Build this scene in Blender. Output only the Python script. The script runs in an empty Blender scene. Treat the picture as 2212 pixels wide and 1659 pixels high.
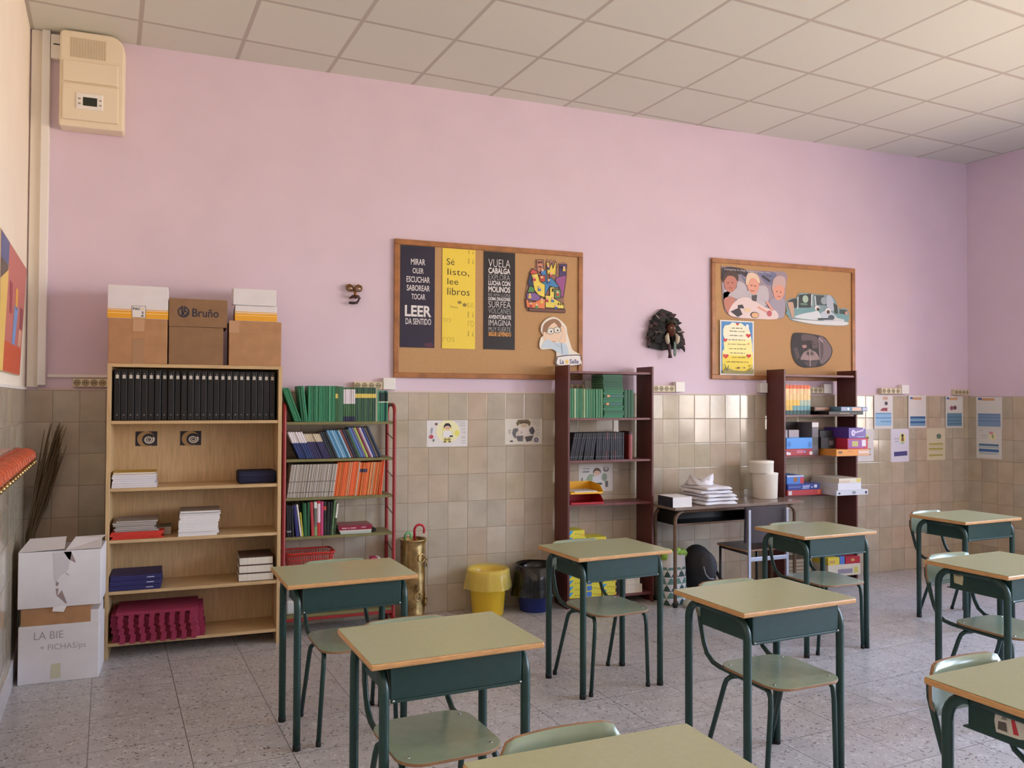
import bpy, bmesh, math, random
from mathutils import Vector, Matrix
random.seed(7)
PI = math.pi
SC = bpy.context.scene
COL = SC.collection
PH = 0.0849          # the ceiling, floor grid and side walls are skewed to the back wall by this angle
CEIL = 3.813
TW, TH = 0.15, 0.1982   # wall tile
TILE_TOP = 8 * TH

# ------------------------------------------------------------------ materials
def lin(c):
    return c / 12.92 if c <= 0.04045 else ((c + 0.055) / 1.055) ** 2.4
def rgb(r, g, b):
    return (lin(r / 255), lin(g / 255), lin(b / 255), 1)
_M = {}
def mat(name, col, rough=0.6, metal=0.0, spec=0.5, noise=0.0, scale=20, stretch=(1, 1, 1), coat=0.0, bump=0.0, alpha=None):
    """plain or noise-varied principled material; col is an sRGB triple"""
    if name in _M: return _M[name]
    m = bpy.data.materials.new(name); m.use_nodes = True
    nt = m.node_tree; p = nt.nodes['Principled BSDF']
    p.inputs['Base Color'].default_value = rgb(*col)
    p.inputs['Roughness'].default_value = rough
    p.inputs['Metallic'].default_value = metal
    p.inputs['Specular IOR Level'].default_value = spec
    p.inputs['Coat Weight'].default_value = coat
    if noise or bump:
        tc = nt.nodes.new('ShaderNodeTexCoord'); mp = nt.nodes.new('ShaderNodeMapping')
        mp.inputs['Scale'].default_value = stretch
        nz = nt.nodes.new('ShaderNodeTexNoise'); nz.inputs['Scale'].default_value = scale
        nz.inputs['Detail'].default_value = 5
        nt.links.new(tc.outputs['Object'], mp.inputs['Vector']); nt.links.new(mp.outputs['Vector'], nz.inputs['Vector'])
        if noise:
            cr = nt.nodes.new('ShaderNodeValToRGB')
            a = [max(0, min(255, c * (1 - noise))) for c in col]; b = [max(0, min(255, c * (1 + noise))) for c in col]
            cr.color_ramp.elements[0].position = 0.3; cr.color_ramp.elements[1].position = 0.7
            cr.color_ramp.elements[0].color = rgb(*a); cr.color_ramp.elements[1].color = rgb(*b)
            nt.links.new(nz.outputs['Fac'], cr.inputs['Fac']); nt.links.new(cr.outputs['Color'], p.inputs['Base Color'])
        if bump:
            bp = nt.nodes.new('ShaderNodeBump'); bp.inputs['Strength'].default_value = bump; bp.inputs['Distance'].default_value = 0.004
            nt.links.new(nz.outputs['Fac'], bp.inputs['Height']); nt.links.new(bp.outputs['Normal'], p.inputs['Normal'])
    if alpha is not None:
        p.inputs['Alpha'].default_value = alpha
    _M[name] = m
    return m
def C(r, g, b, rough=0.55):
    """a printed or painted flat colour"""
    return mat('colour_%d_%d_%d_%d' % (r, g, b, int(rough * 100)), (r, g, b), rough)

def node(nt, t, **kw):
    n = nt.nodes.new(t)
    for k, v in kw.items(): setattr(n, k, v)
    return n
def mth(nt, op, a, b=None):
    n = nt.nodes.new('ShaderNodeMath'); n.operation = op
    for i, v in enumerate((a, b)):
        if v is None: continue
        if isinstance(v, (int, float)): n.inputs[i].default_value = v
        else: nt.links.new(v, n.inputs[i])
    return n.outputs[0]
def mixc(nt, fac, a, b):
    n = nt.nodes.new('ShaderNodeMix'); n.data_type = 'RGBA'
    for i, v in ((0, fac), (6, a), (7, b)):
        if isinstance(v, (int, float)): n.inputs[i].default_value = v
        elif isinstance(v, tuple): n.inputs[i].default_value = v
        else: nt.links.new(v, n.inputs[i])
    return n.outputs[2]

def tile_wall_material():
    m = bpy.data.materials.new('glazed_beige_tile'); m.use_nodes = True
    nt = m.node_tree; p = nt.nodes['Principled BSDF']; L = nt.links.new
    tc = node(nt, 'ShaderNodeTexCoord'); sp = node(nt, 'ShaderNodeSeparateXYZ'); L(tc.outputs['Object'], sp.inputs[0])
    u = mth(nt, 'DIVIDE', mth(nt, 'SUBTRACT', sp.outputs['X'], 1.792 - 40 * TW), TW)
    v = mth(nt, 'DIVIDE', sp.outputs['Z'], TH)
    iu, iv = mth(nt, 'FLOOR', u), mth(nt, 'FLOOR', v)
    fu, fv = mth(nt, 'SUBTRACT', u, iu), mth(nt, 'SUBTRACT', v, iv)
    cmb = node(nt, 'ShaderNodeCombineXYZ'); L(iu, cmb.inputs[0]); L(iv, cmb.inputs[1])
    wn = node(nt, 'ShaderNodeTexWhiteNoise', noise_dimensions='3D'); L(cmb.outputs[0], wn.inputs['Vector'])
    # distance to the tile edge, in metres
    eu = mth(nt, 'MULTIPLY', mth(nt, 'MINIMUM', fu, mth(nt, 'SUBTRACT', 1, fu)), TW)
    ev = mth(nt, 'MULTIPLY', mth(nt, 'MINIMUM', fv, mth(nt, 'SUBTRACT', 1, fv)), TH)
    e = mth(nt, 'MINIMUM', eu, ev)
    grout = node(nt, 'ShaderNodeMapRange'); L(e, grout.inputs['Value'])
    grout.inputs['From Min'].default_value = 0.0007; grout.inputs['From Max'].default_value = 0.0016
    # mottling inside each tile
    off = node(nt, 'ShaderNodeVectorMath', operation='MULTIPLY_ADD')
    L(wn.outputs['Color'], off.inputs[0]); off.inputs[1].default_value = (9, 9, 9); L(tc.outputs['Object'], off.inputs[2])
    nz = node(nt, 'ShaderNodeTexNoise'); nz.inputs['Scale'].default_value = 7; nz.inputs['Detail'].default_value = 4; L(off.outputs[0], nz.inputs['Vector'])
    cr = node(nt, 'ShaderNodeValToRGB'); L(nz.outputs['Fac'], cr.inputs['Fac'])
    cr.color_ramp.elements[0].position = 0.3; cr.color_ramp.elements[0].color = rgb(162, 151, 130)
    cr.color_ramp.elements[1].position = 0.72; cr.color_ramp.elements[1].color = rgb(204, 195, 176)
    tint = node(nt, 'ShaderNodeValToRGB'); L(wn.outputs['Value'], tint.inputs['Fac'])
    tint.color_ramp.interpolation = 'LINEAR'
    els = tint.color_ramp.elements
    els[0].position = 0; els[0].color = rgb(186, 176, 150)
    els[1].position = 1; els[1].color = rgb(200, 190, 174)
    x = els.new(0.35); x.color = rgb(196, 176, 156)
    x = els.new(0.65); x.color = rgb(176, 170, 154)
    base = mixc(nt, 0.6, cr.outputs['Color'], tint.outputs['Color'])
    L(mixc(nt, grout.outputs[0], rgb(128, 108, 84), base), p.inputs['Base Color'])
    rr = node(nt, 'ShaderNodeMapRange'); L(grout.outputs[0], rr.inputs['Value'])
    rr.inputs['To Min'].default_value = 0.6; rr.inputs['To Max'].default_value = 0.12
    L(rr.outputs[0], p.inputs['Roughness'])
    # each tile is set a little out of true, so each mirrors another bit of the windows; edges are pillowed
    geo = node(nt, 'ShaderNodeNewGeometry')
    j = node(nt, 'ShaderNodeVectorMath', operation='SUBTRACT'); L(wn.outputs['Color'], j.inputs[0]); j.inputs[1].default_value = (.5, .5, .5)
    js = node(nt, 'ShaderNodeVectorMath', operation='SCALE'); L(j.outputs[0], js.inputs[0]); js.inputs['Scale'].default_value = 0.045
    ad = node(nt, 'ShaderNodeVectorMath', operation='ADD'); L(geo.outputs['Normal'], ad.inputs[0]); L(js.outputs[0], ad.inputs[1])
    nm = node(nt, 'ShaderNodeVectorMath', operation='NORMALIZE'); L(ad.outputs[0], nm.inputs[0])
    pil = node(nt, 'ShaderNodeMapRange', interpolation_type='SMOOTHSTEP'); L(e, pil.inputs['Value'])
    pil.inputs['From Max'].default_value = 0.006
    hs = mth(nt, 'ADD', pil.outputs[0], mth(nt, 'MULTIPLY', nz.outputs['Fac'], 0.6))
    bp = node(nt, 'ShaderNodeBump'); bp.inputs['Strength'].default_value = 0.35; bp.inputs['Distance'].default_value = 0.0022
    L(hs, bp.inputs['Height']); L(nm.outputs[0], bp.inputs['Normal']); L(bp.outputs['Normal'], p.inputs['Normal'])
    return m

def terrazzo_material():
    m = bpy.data.materials.new('grey_terrazzo'); m.use_nodes = True
    nt = m.node_tree; p = nt.nodes['Principled BSDF']; L = nt.links.new
    tc = node(nt, 'ShaderNodeTexCoord'); sp = node(nt, 'ShaderNodeSeparateXYZ'); L(tc.outputs['Object'], sp.inputs[0])
    u = mth(nt, 'DIVIDE', mth(nt, 'SUBTRACT', sp.outputs['X'], 0.19), 0.4)
    v = mth(nt, 'DIVIDE', mth(nt, 'ADD', sp.outputs['Y'], 1.775), 0.4)
    iu, iv = mth(nt, 'FLOOR', u), mth(nt, 'FLOOR', v)
    fu, fv = mth(nt, 'SUBTRACT', u, iu), mth(nt, 'SUBTRACT', v, iv)
    e = mth(nt, 'MINIMUM', mth(nt, 'MINIMUM', fu, mth(nt, 'SUBTRACT', 1, fu)), mth(nt, 'MINIMUM', fv, mth(nt, 'SUBTRACT', 1, fv)))
    cmb = node(nt, 'ShaderNodeCombineXYZ'); L(iu, cmb.inputs[0]); L(iv, cmb.inputs[1])
    wn = node(nt, 'ShaderNodeTexWhiteNoise'); L(cmb.outputs[0], wn.inputs['Vector'])
    off = node(nt, 'ShaderNodeVectorMath', operation='MULTIPLY_ADD')
    L(wn.outputs['Color'], off.inputs[0]); off.inputs[1].default_value = (7, 7, 0); L(tc.outputs['Object'], off.inputs[2])
    col = rgb(184, 178, 176)
    nz = node(nt, 'ShaderNodeTexNoise'); nz.inputs['Scale'].default_value = 9; nz.inputs['Detail'].default_value = 6; L(off.outputs[0], nz.inputs['Vector'])
    base = mixc(nt, nz.outputs['Fac'], rgb(168, 166, 168), rgb(208, 206, 208))
    def chips(scale, thr, c, seed):
        nonlocal base
        o2 = node(nt, 'ShaderNodeVectorMath', operation='ADD'); L(off.outputs[0], o2.inputs[0]); o2.inputs[1].default_value = (seed, seed * 2.3, seed * .7)
        wz = node(nt, 'ShaderNodeTexNoise'); wz.inputs['Scale'].default_value = scale * .6; L(o2.outputs[0], wz.inputs['Vector'])
        wa = node(nt, 'ShaderNodeVectorMath', operation='MULTIPLY_ADD'); L(wz.outputs['Color'], wa.inputs[0]); wa.inputs[1].default_value = (.03, .03, .03); L(o2.outputs[0], wa.inputs[2])
        vo = node(nt, 'ShaderNodeTexVoronoi'); vo.inputs['Scale'].default_value = scale; L(wa.outputs[0], vo.inputs['Vector'])
        vc = node(nt, 'ShaderNodeSeparateColor'); L(vo.outputs['Color'], vc.inputs[0])
        on = mth(nt, 'GREATER_THAN', vc.outputs[0], thr)
        near = mth(nt, 'LESS_THAN', vo.outputs['Distance'], mth(nt, 'MULTIPLY', vc.outputs[1], .5))
        base = mixc(nt, mth(nt, 'MULTIPLY', mth(nt, 'MULTIPLY', on, near), .85), base, c)
    chips(44, .45, rgb(214, 212, 214), 1.1)
    chips(60, .60, rgb(150, 146, 148), 2.7)
    chips(72, .74, rgb(98, 92, 96), 4.9)
    chips(60, .90, rgb(120, 100, 94), 8.3)
    base = mixc(nt, mth(nt, 'MULTIPLY', wn.outputs['Value'], .10), base, rgb(150, 140, 134))
    g = mth(nt, 'LESS_THAN', e, 0.0055)
    L(mixc(nt, mth(nt, 'MULTIPLY', g, .8), base, rgb(92, 88, 90)), p.inputs['Base Color'])
    n2 = node(nt, 'ShaderNodeTexNoise'); n2.inputs['Scale'].default_value = 2.2; L(tc.outputs['Object'], n2.inputs['Vector'])
    rr = node(nt, 'ShaderNodeMapRange'); L(n2.outputs['Fac'], rr.inputs['Value']); rr.inputs['To Min'].default_value = .2; rr.inputs['To Max'].default_value = .42
    L(rr.outputs[0], p.inputs['Roughness'])
    return m

def ceiling_material():
    m = bpy.data.materials.new('suspended_ceiling_tile'); m.use_nodes = True
    nt = m.node_tree; p = nt.nodes['Principled BSDF']; L = nt.links.new
    tc = node(nt, 'ShaderNodeTexCoord'); sp = node(nt, 'ShaderNodeSeparateXYZ'); L(tc.outputs['Object'], sp.inputs[0])
    u = mth(nt, 'DIVIDE', sp.outputs['X'], .6); v = mth(nt, 'DIVIDE', mth(nt, 'ADD', sp.outputs['Y'], .385), .6)
    iu, iv = mth(nt, 'FLOOR', u), mth(nt, 'FLOOR', v)
    fu, fv = mth(nt, 'SUBTRACT', u, iu), mth(nt, 'SUBTRACT', v, iv)
    e = mth(nt, 'MINIMUM', mth(nt, 'MINIMUM', fu, mth(nt, 'SUBTRACT', 1, fu)), mth(nt, 'MINIMUM', fv, mth(nt, 'SUBTRACT', 1, fv)))
    cmb = node(nt, 'ShaderNodeCombineXYZ'); L(iu, cmb.inputs[0]); L(iv, cmb.inputs[1])
    wn = node(nt, 'ShaderNodeTexWhiteNoise'); L(cmb.outputs[0], wn.inputs['Vector'])
    nz = node(nt, 'ShaderNodeTexNoise'); nz.inputs['Scale'].default_value = 160; L(tc.outputs['Object'], nz.inputs['Vector'])
    base = mixc(nt, mth(nt, 'MULTIPLY', wn.outputs['Value'], .35), rgb(220, 222, 212), rgb(204, 206, 198))
    base = mixc(nt, mth(nt, 'MULTIPLY', nz.outputs['Fac'], .12), base, rgb(160, 150, 140))
    g = node(nt, 'ShaderNodeMapRange'); L(e, g.inputs['Value']); g.inputs['From Min'].default_value = .016; g.inputs['From Max'].default_value = .026
    L(mixc(nt, g.outputs[0], rgb(186, 180, 172), base), p.inputs['Base Color'])
    p.inputs['Roughness'].default_value = .85
    bp = node(nt, 'ShaderNodeBump'); bp.inputs['Strength'].default_value = .2; bp.inputs['Distance'].default_value = .004
    L(g.outputs[0], bp.inputs['Height']); L(bp.outputs['Normal'], p.inputs['Normal'])
    return m

M_TILE, M_FLOOR, M_CEIL = tile_wall_material(), terrazzo_material(), ceiling_material()
M_PAINT = mat('lilac_wall_paint', (220, 203, 219), .75, noise=.012, scale=3, spec=.3)
M_CREAM = mat('cream_wall_paint', (238, 230, 216), .75, noise=.01, scale=3, spec=.3)
M_WHITE = mat('white_plastic', (236, 234, 230), .4)
M_IVORY = mat('ivory_plastic', (222, 212, 180), .4)
M_HEAT = mat('cream_heater_casing', (234, 222, 198), .4)
M_DARKHOLE = mat('dark_socket_hole', (58, 50, 40), .6)
M_PINE = mat('pine_laminate', (200, 170, 126), .5, noise=.06, scale=6, stretch=(14, 14, 1.2))
M_PINEH = mat('pine_laminate_shelf', (198, 168, 124), .5, noise=.06, scale=6, stretch=(1.2, 14, 14))
M_MAHOG = mat('mahogany_laminate', (96, 48, 46), .4, noise=.10, scale=8, stretch=(14, 14, 1.2))
M_MAHOGH = mat('mahogany_laminate_shelf', (112, 62, 60), .4, noise=.10, scale=8, stretch=(1.2, 14, 14))
M_CARD = mat('brown_cardboard', (176, 134, 96), .85, noise=.04, scale=14)
M_CARDD = mat('dark_brown_cardboard', (142, 110, 80), .85, noise=.04, scale=14)
M_CARDW = mat('white_cardboard', (226, 224, 228), .7, noise=.015, scale=10)
M_TAPE = mat('clear_packing_tape', (166, 128, 94), .25)
M_RED = mat('red_enamelled_tube', (146, 38, 40), .4)
M_OLIVE = mat('olive_shelf_laminate', (122, 116, 74), .45, noise=.05, scale=10)
M_DGREEN = mat('dark_green_enamel', (30, 60, 56), .38, noise=.05, scale=30)
M_LAMIN = mat('sage_green_laminate', (168, 172, 136), .26, noise=.012, scale=60)
M_EDGE = mat('varnished_wood_edge', (200, 152, 100), .38, noise=.10, scale=10, stretch=(2, 2, 30))
M_SEAT = mat('sage_green_plywood', (146, 160, 136), .2, noise=.02, scale=30)
M_PLY = mat('plywood_edge', (150, 112, 80), .5, noise=.12, scale=8, stretch=(2, 2, 60))
M_RUBBER = mat('black_rubber_foot', (22, 24, 24), .6)
M_STEEL = mat('steel', (196, 196, 196), .3, metal=1)
M_BRASS = mat('hammered_brass', (170, 146, 100), .3, metal=1, noise=.34, scale=11, bump=1.0)
M_PAPER = mat('white_paper', (228, 226, 226), .7, noise=.01, scale=30)
M_PAGES = mat('book_pages', (222, 216, 202), .8, noise=.05, scale=300, stretch=(1, .02, .02))
M_CORK = mat('cork', (188, 150, 106), .85, noise=.07, scale=160)
M_FRAME = mat('board_frame_wood', (160, 106, 60), .45, noise=.10, scale=5, stretch=(3, 3, 3))
M_BLACK = mat('black_plastic', (18, 18, 20), .4)
M_BINDER = mat('black_binder_cover', (11, 11, 13), .5)

# ------------------------------------------------------------------ mesh building
def catmull(pts, n=4):
    o = []; N = len(pts)
    for i in range(N):
        p0, p1, p2, p3 = (Vector(pts[(i + k - 1) % N]) for k in range(4))
        for j in range(n):
            t = j / n; o.append(tuple(.5 * (2 * p1 + (p2 - p0) * t + (2 * p0 - 5 * p1 + 4 * p2 - p3) * t * t + (3 * p1 - p0 - 3 * p2 + p3) * t ** 3)))
    return o
class B:
    """collects shapes and links them as ONE mesh object"""
    def __init__(s): s.bm = bmesh.new(); s.mats = []
    def _mi(s, m):
        if m not in s.mats: s.mats.append(m)
        return s.mats.index(m)
    def face(s, pts, m, smooth=False):
        f = s.bm.faces.new([s.bm.verts.new(p) for p in pts]); f.material_index = s._mi(m); f.smooth = smooth; return f
    def box(s, x, y, z, m, rot=None, piv=None, bev=0):
        c = Vector(((x[0] + x[1]) / 2, (y[0] + y[1]) / 2, (z[0] + z[1]) / 2))
        r = bmesh.ops.create_cube(s.bm, size=1)
        vs = r['verts']; mi = s._mi(m)
        for v in vs: v.co = Vector((v.co.x * (x[1] - x[0]), v.co.y * (y[1] - y[0]), v.co.z * (z[1] - z[0]))) + c
        fs = set(f for v in vs for f in v.link_faces)
        for f in fs: f.material_index = mi
        if bev:
            es = list(set(e for v in vs for e in v.link_edges))
            o = bmesh.ops.bevel(s.bm, geom=es, offset=bev, segments=2, affect='EDGES', profile=.5)
            vs = list(set(v for f in o['faces'] for v in f.verts) | set(v for v in vs if v.is_valid))
            for f in set(f for v in vs for f in v.link_faces): f.material_index = mi
        if rot is not None:
            p = Vector(piv) if piv else c
            for v in vs: v.co = rot @ (v.co - p) + p
        return vs
    def prism(s, pts, m, axis='y', lo=0, hi=.01, side=None):
        """2-D outline extruded along an axis (pts are the other two coordinates in order)"""
        def P(a, b, d):
            return {'y': (a, d, b), 'z': (a, b, d), 'x': (d, a, b)}[axis]
        A = [s.bm.verts.new(P(a, b, lo)) for a, b in pts]; Bv = [s.bm.verts.new(P(a, b, hi)) for a, b in pts]
        mi = s._mi(m); ms = s._mi(side) if side else mi
        f1 = s.bm.faces.new(A); f2 = s.bm.faces.new(Bv[::-1]); f1.material_index = mi; f2.material_index = mi
        n = len(pts)
        for i in range(n):
            f = s.bm.faces.new((A[i], Bv[i], Bv[(i + 1) % n], A[(i + 1) % n])); f.material_index = ms
        return A + Bv
    def flat(s, pts, m, y=0):
        return s.face([(a, y, b) for a, b in pts], m)
    def disc(s, cx, cz, rx, rz, m, y=0, n=20):
        return s.flat([(cx + rx * math.cos(2 * PI * i / n), cz + rz * math.sin(2 * PI * i / n)) for i in range(n)], m, y)
    def tube(s, pts, r, m, n=10, caps=True, closed=False):
        pts = [Vector(p) for p in pts]; mi = s._mi(m); rings = []
        N = len(pts); prev = None
        rs = r if isinstance(r, (list, tuple)) else [r] * N
        for i, p in enumerate(pts):
            if closed: t = pts[(i + 1) % N] - pts[i - 1]
            else: t = pts[min(i + 1, N - 1)] - pts[max(i - 1, 0)]
            t.normalize()
            if prev is None:
                a = Vector((0, 0, 1)) if abs(t.z) < .9 else Vector((1, 0, 0))
                u = t.cross(a).normalized()
            else:
                u = (prev - t * prev.dot(t)).normalized()
            prev = u; w = t.cross(u)
            rings.append([s.bm.verts.new(p + (u * math.cos(2 * PI * k / n) + w * math.sin(2 * PI * k / n)) * rs[i]) for k in range(n)])
        for i in range(N if closed else N - 1):
            a, b = rings[i], rings[(i + 1) % N]
            for k in range(n):
                f = s.bm.faces.new((a[k], a[(k + 1) % n], b[(k + 1) % n], b[k])); f.smooth = True; f.material_index = mi
        if caps and not closed:
            for rg in (rings[0][::-1], rings[-1]):
                f = s.bm.faces.new(rg); f.material_index = mi
    def lathe(s, prof, m, c=(0, 0), n=32, wob=None):
        mi = s._mi(m); rings = []
        for j, (r, z) in enumerate(prof):
            rings.append([s.bm.verts.new((c[0] + (r + (wob(2 * PI * k / n, j, r, z) if wob else 0)) * math.cos(2 * PI * k / n),
                                          c[1] + (r + (wob(2 * PI * k / n, j, r, z) if wob else 0)) * math.sin(2 * PI * k / n), z)) for k in range(n)])
        for a, b in zip(rings, rings[1:]):
            for k in range(n):
                f = s.bm.faces.new((a[k], a[(k + 1) % n], b[(k + 1) % n], b[k])); f.smooth = True; f.material_index = mi
        return rings
    def ball(s, c, r, m, n=12):
        q = bmesh.ops.create_uvsphere(s.bm, u_segments=n, v_segments=max(6, n * 2 // 3), radius=1)
        r = r if isinstance(r, (tuple, list)) else (r, r, r); mi = s._mi(m)
        for v in q['verts']: v.co = Vector((v.co.x * r[0] + c[0], v.co.y * r[1] + c[1], v.co.z * r[2] + c[2]))
        for f in set(f for v in q['verts'] for f in v.link_faces): f.material_index = mi; f.smooth = True
        return q['verts']
    def text(s, body, x0, x1, z0, z1, m, y=0, bold=0.0, shear=0.0):
        cu = bpy.data.curves.new('t', 'FONT'); cu.body = body; cu.offset = bold; cu.resolution_u = 3; cu.shear = shear
        o = bpy.data.objects.new('t', cu); COL.objects.link(o)
        me = bpy.data.meshes.new_from_object(o)
        bpy.data.objects.remove(o); bpy.data.curves.remove(cu)
        if not me.vertices: return
        xs = [v.co.x for v in me.vertices]; ys = [v.co.y for v in me.vertices]
        ax, bx, ay, by = min(xs), max(xs), min(ys), max(ys)
        mi = s._mi(m)
        vs = [s.bm.verts.new((x0 + (v.co.x - ax) / (bx - ax) * (x1 - x0), y, z0 + (v.co.y - ay) / (by - ay) * (z1 - z0))) for v in me.vertices]
        for pl in me.polygons:
            try: f = s.bm.faces.new([vs[i] for i in pl.vertices]); f.material_index = mi
            except ValueError: pass
        bpy.data.meshes.remove(me)
    def obj(s, name, parent=None, loc=(0, 0, 0), rz=0, bevel=0, subsurf=0, autosmooth=False):
        bmesh.ops.recalc_face_normals(s.bm, faces=s.bm.faces)
        me = bpy.data.meshes.new(name); s.bm.to_mesh(me); s.bm.free()
        for m in s.mats: me.materials.append(m)
        o = bpy.data.objects.new(name, me); COL.objects.link(o)
        o.location = loc; o.rotation_euler = (0, 0, rz)
        if parent: o.parent = parent
        if bevel:
            md = o.modifiers.new('bevel', 'BEVEL'); md.width = bevel; md.segments = 2; md.limit_method = 'ANGLE'; md.angle_limit = .6
        if subsurf:
            md = o.modifiers.new('sub', 'SUBSURF'); md.levels = subsurf; md.render_levels = subsurf
            for p in me.polygons: p.use_smooth = True
        return o

def tag(o, label, cat, group=None, kind=None):
    o['label'] = label; o['category'] = cat
    if group: o['group'] = group
    if kind: o['kind'] = kind
    return o
def thing(name, label, cat, loc=(0, 0, 0), rz=0, group=None):
    o = bpy.data.objects.new(name, None); COL.objects.link(o); o.location = loc; o.rotation_euler = (0, 0, rz)
    o.empty_display_size = .05
    return tag(o, label, cat, group)
def struct(o): o['kind'] = 'structure'; return o
def kids(o): return [c for c in bpy.data.objects if c.parent == o]
def dup(root, loc, rz, label, group=None):
    """copy of a thing with its parts and sub-parts"""
    def rec(o, par):
        c = o.copy(); COL.objects.link(c)
        if par: c.parent = par
        for k in o.children: rec(k, c)
        return c
    r = rec(root, None); r.location = loc; r.rotation_euler = (0, 0, rz); r['label'] = label
    if group: r['group'] = group
    return r
def arc(c, r, a0, a1, n, plane='yz', x=0):
    out = []
    for i in range(n + 1):
        a = a0 + (a1 - a0) * i / n
        if plane == 'yz': out.append((x, c[0] + r * math.cos(a), c[1] + r * math.sin(a)))
        else: out.append((c[0] + r * math.cos(a), x, c[1] + r * math.sin(a)))
    return out
ORD = ['first', 'second', 'third', 'fourth', 'fifth', 'sixth', 'seventh', 'eighth', 'ninth', 'tenth', 'eleventh', 'twelfth', 'thirteenth',
       'fourteenth', 'fifteenth', 'sixteenth', 'seventeenth', 'eighteenth', 'nineteenth', 'twentieth', 'twenty-first', 'twenty-second',
       'twenty-third', 'twenty-fourth', 'twenty-fifth', 'twenty-sixth', 'twenty-seventh', 'twenty-eighth', 'twenty-ninth', 'thirtieth',
       'thirty-first', 'thirty-second', 'thirty-third', 'thirty-fourth', 'thirty-fifth']
def rr2(w, d, r, n=5, x0=0, y0=0):
    """rounded rectangle outline"""
    o = []
    for cx, cy, a in ((w / 2 - r, d / 2 - r, 0), (-w / 2 + r, d / 2 - r, PI / 2), (-w / 2 + r, -d / 2 + r, PI), (w / 2 - r, -d / 2 + r, 1.5 * PI)):
        for i in range(n + 1):
            t = a + PI / 2 * i / n
            o.append((x0 + cx + r * math.cos(t), y0 + cy + r * math.sin(t)))
    return o

# ------------------------------------------------------------------ the room
LW = (-.61, 0)        # back left corner
RW = (7.25, 0)        # back right corner
LEN = 9.6
b = B(); b.box((-1.0, 7.6), (0, .2), (TILE_TOP, CEIL + .1), M_PAINT); b.box((-1.0, 7.6), (-.008, .2), (0, TILE_TOP), M_TILE)
struct(b.obj('wall_back'))
b = B(); b.box((-LEN, .2), (0, .2), (TILE_TOP, CEIL + .1), M_CREAM); b.box((-LEN, .2), (-.008, .2), (0, TILE_TOP), M_TILE)
struct(b.obj('wall_left', loc=(LW[0], LW[1], 0), rz=PI / 2 + PH))
WIN = [(1.25, 2.15), (3.35, 4.75), (5.0, 6.4), (7.1, 8.5)]
SILL, HEAD = 1.0, 3.25
HEADS = [2.5, HEAD, HEAD, HEAD]
b = B()
b.box((-.2, LEN), (-.008, .42), (0, SILL), M_TILE)
b.box((-.2, LEN), (0, .42), (HEAD, CEIL + .1), M_PAINT)
edges = [-.2] + [e for w in WIN for e in w] + [LEN]
for i in range(0, len(edges), 2):
    b.box((edges[i], edges[i + 1]), (-.008, .42), (SILL, TILE_TOP), M_TILE)
    b.box((edges[i], edges[i + 1]), (0, .42), (TILE_TOP, HEAD), M_PAINT)
b.box((WIN[0][0], WIN[0][1]), (0, .42), (HEADS[0], HEAD), M_PAINT)  # unseen wall fill added over the first window to dim the right corner
RR = -PI / 2 + PH
struct(b.obj('wall_right', loc=(RW[0], RW[1], 0), rz=RR))
def glass():
    m = bpy.data.materials.new('window_glass'); m.use_nodes = True; nt = m.node_tree; nt.nodes.clear()
    o = node(nt, 'ShaderNodeOutputMaterial'); mx = node(nt, 'ShaderNodeMixShader'); t = node(nt, 'ShaderNodeBsdfTransparent'); g = node(nt, 'ShaderNodeBsdfGlossy')
    g.inputs['Roughness'].default_value = .02; mx.inputs[0].default_value = .06
    nt.links.new(t.outputs[0], mx.inputs[1]); nt.links.new(g.outputs[0], mx.inputs[2]); nt.links.new(mx.outputs[0], o.inputs[0]); return m
M_GLASS = glass()
for i, (a, c) in enumerate(WIN):
    HD = HEADS[i]
    w = bpy.data.objects.new('window_%d' % (i + 1), None); COL.objects.link(w); w['kind'] = 'structure'
    w.location = (RW[0], RW[1], 0); w.rotation_euler = (0, 0, RR)
    b = B(); f = .05; m_ = (a + c) / 2
    for x in ((a, a + f), (c - f, c), (m_ - f / 2, m_ + f / 2)): b.box(x, (.3, .36), (SILL, HD), M_WHITE)
    for z in ((SILL, SILL + f), (HD - f, HD), (HD - .7, HD - .65)): b.box((a, c), (.3, .36), z, M_WHITE)
    b.obj('window_frame', w)
    b = B(); b.face([(a, .33, SILL), (c, .33, SILL), (c, .33, HD), (a, .33, HD)], M_GLASS); b.obj('window_pane', w)
    b = B(); b.box((a - .04, c + .04), (-.06, .3), (SILL - .03, SILL), M_WHITE); b.obj('window_sill', w)
d = Vector((math.sin(PH), -math.cos(PH))); 
L2, R2 = Vector(LW) + d * LEN, Vector(RW) + d * LEN
b = B(); b.box((-.3, (R2 - L2).length + .3), (-.2, 0), (TILE_TOP, CEIL + .1), M_PAINT); b.box((-.3, (R2 - L2).length + .3), (-.2, .008), (0, TILE_TOP), M_TILE)
struct(b.obj('wall_front', loc=(L2.x, L2.y + .02, 0), rz=0))
def to_local(p): c, s = math.cos(-PH), math.sin(-PH); return (p[0] * c - p[1] * s, p[0] * s + p[1] * c)
CRN = [(-.9, .1), (7.6, .1), (R2.x + .3, R2.y - .2), (L2.x - .3, L2.y - .2)]
b = B(); b.prism([to_local(p) for p in CRN], M_CEIL, 'z', CEIL, CEIL + .05); struct(b.obj('ceiling', rz=PH))
b = B(); b.prism([to_local(p) for p in CRN], M_FLOOR, 'z', -.05, 0); struct(b.obj('floor', rz=PH))
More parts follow.
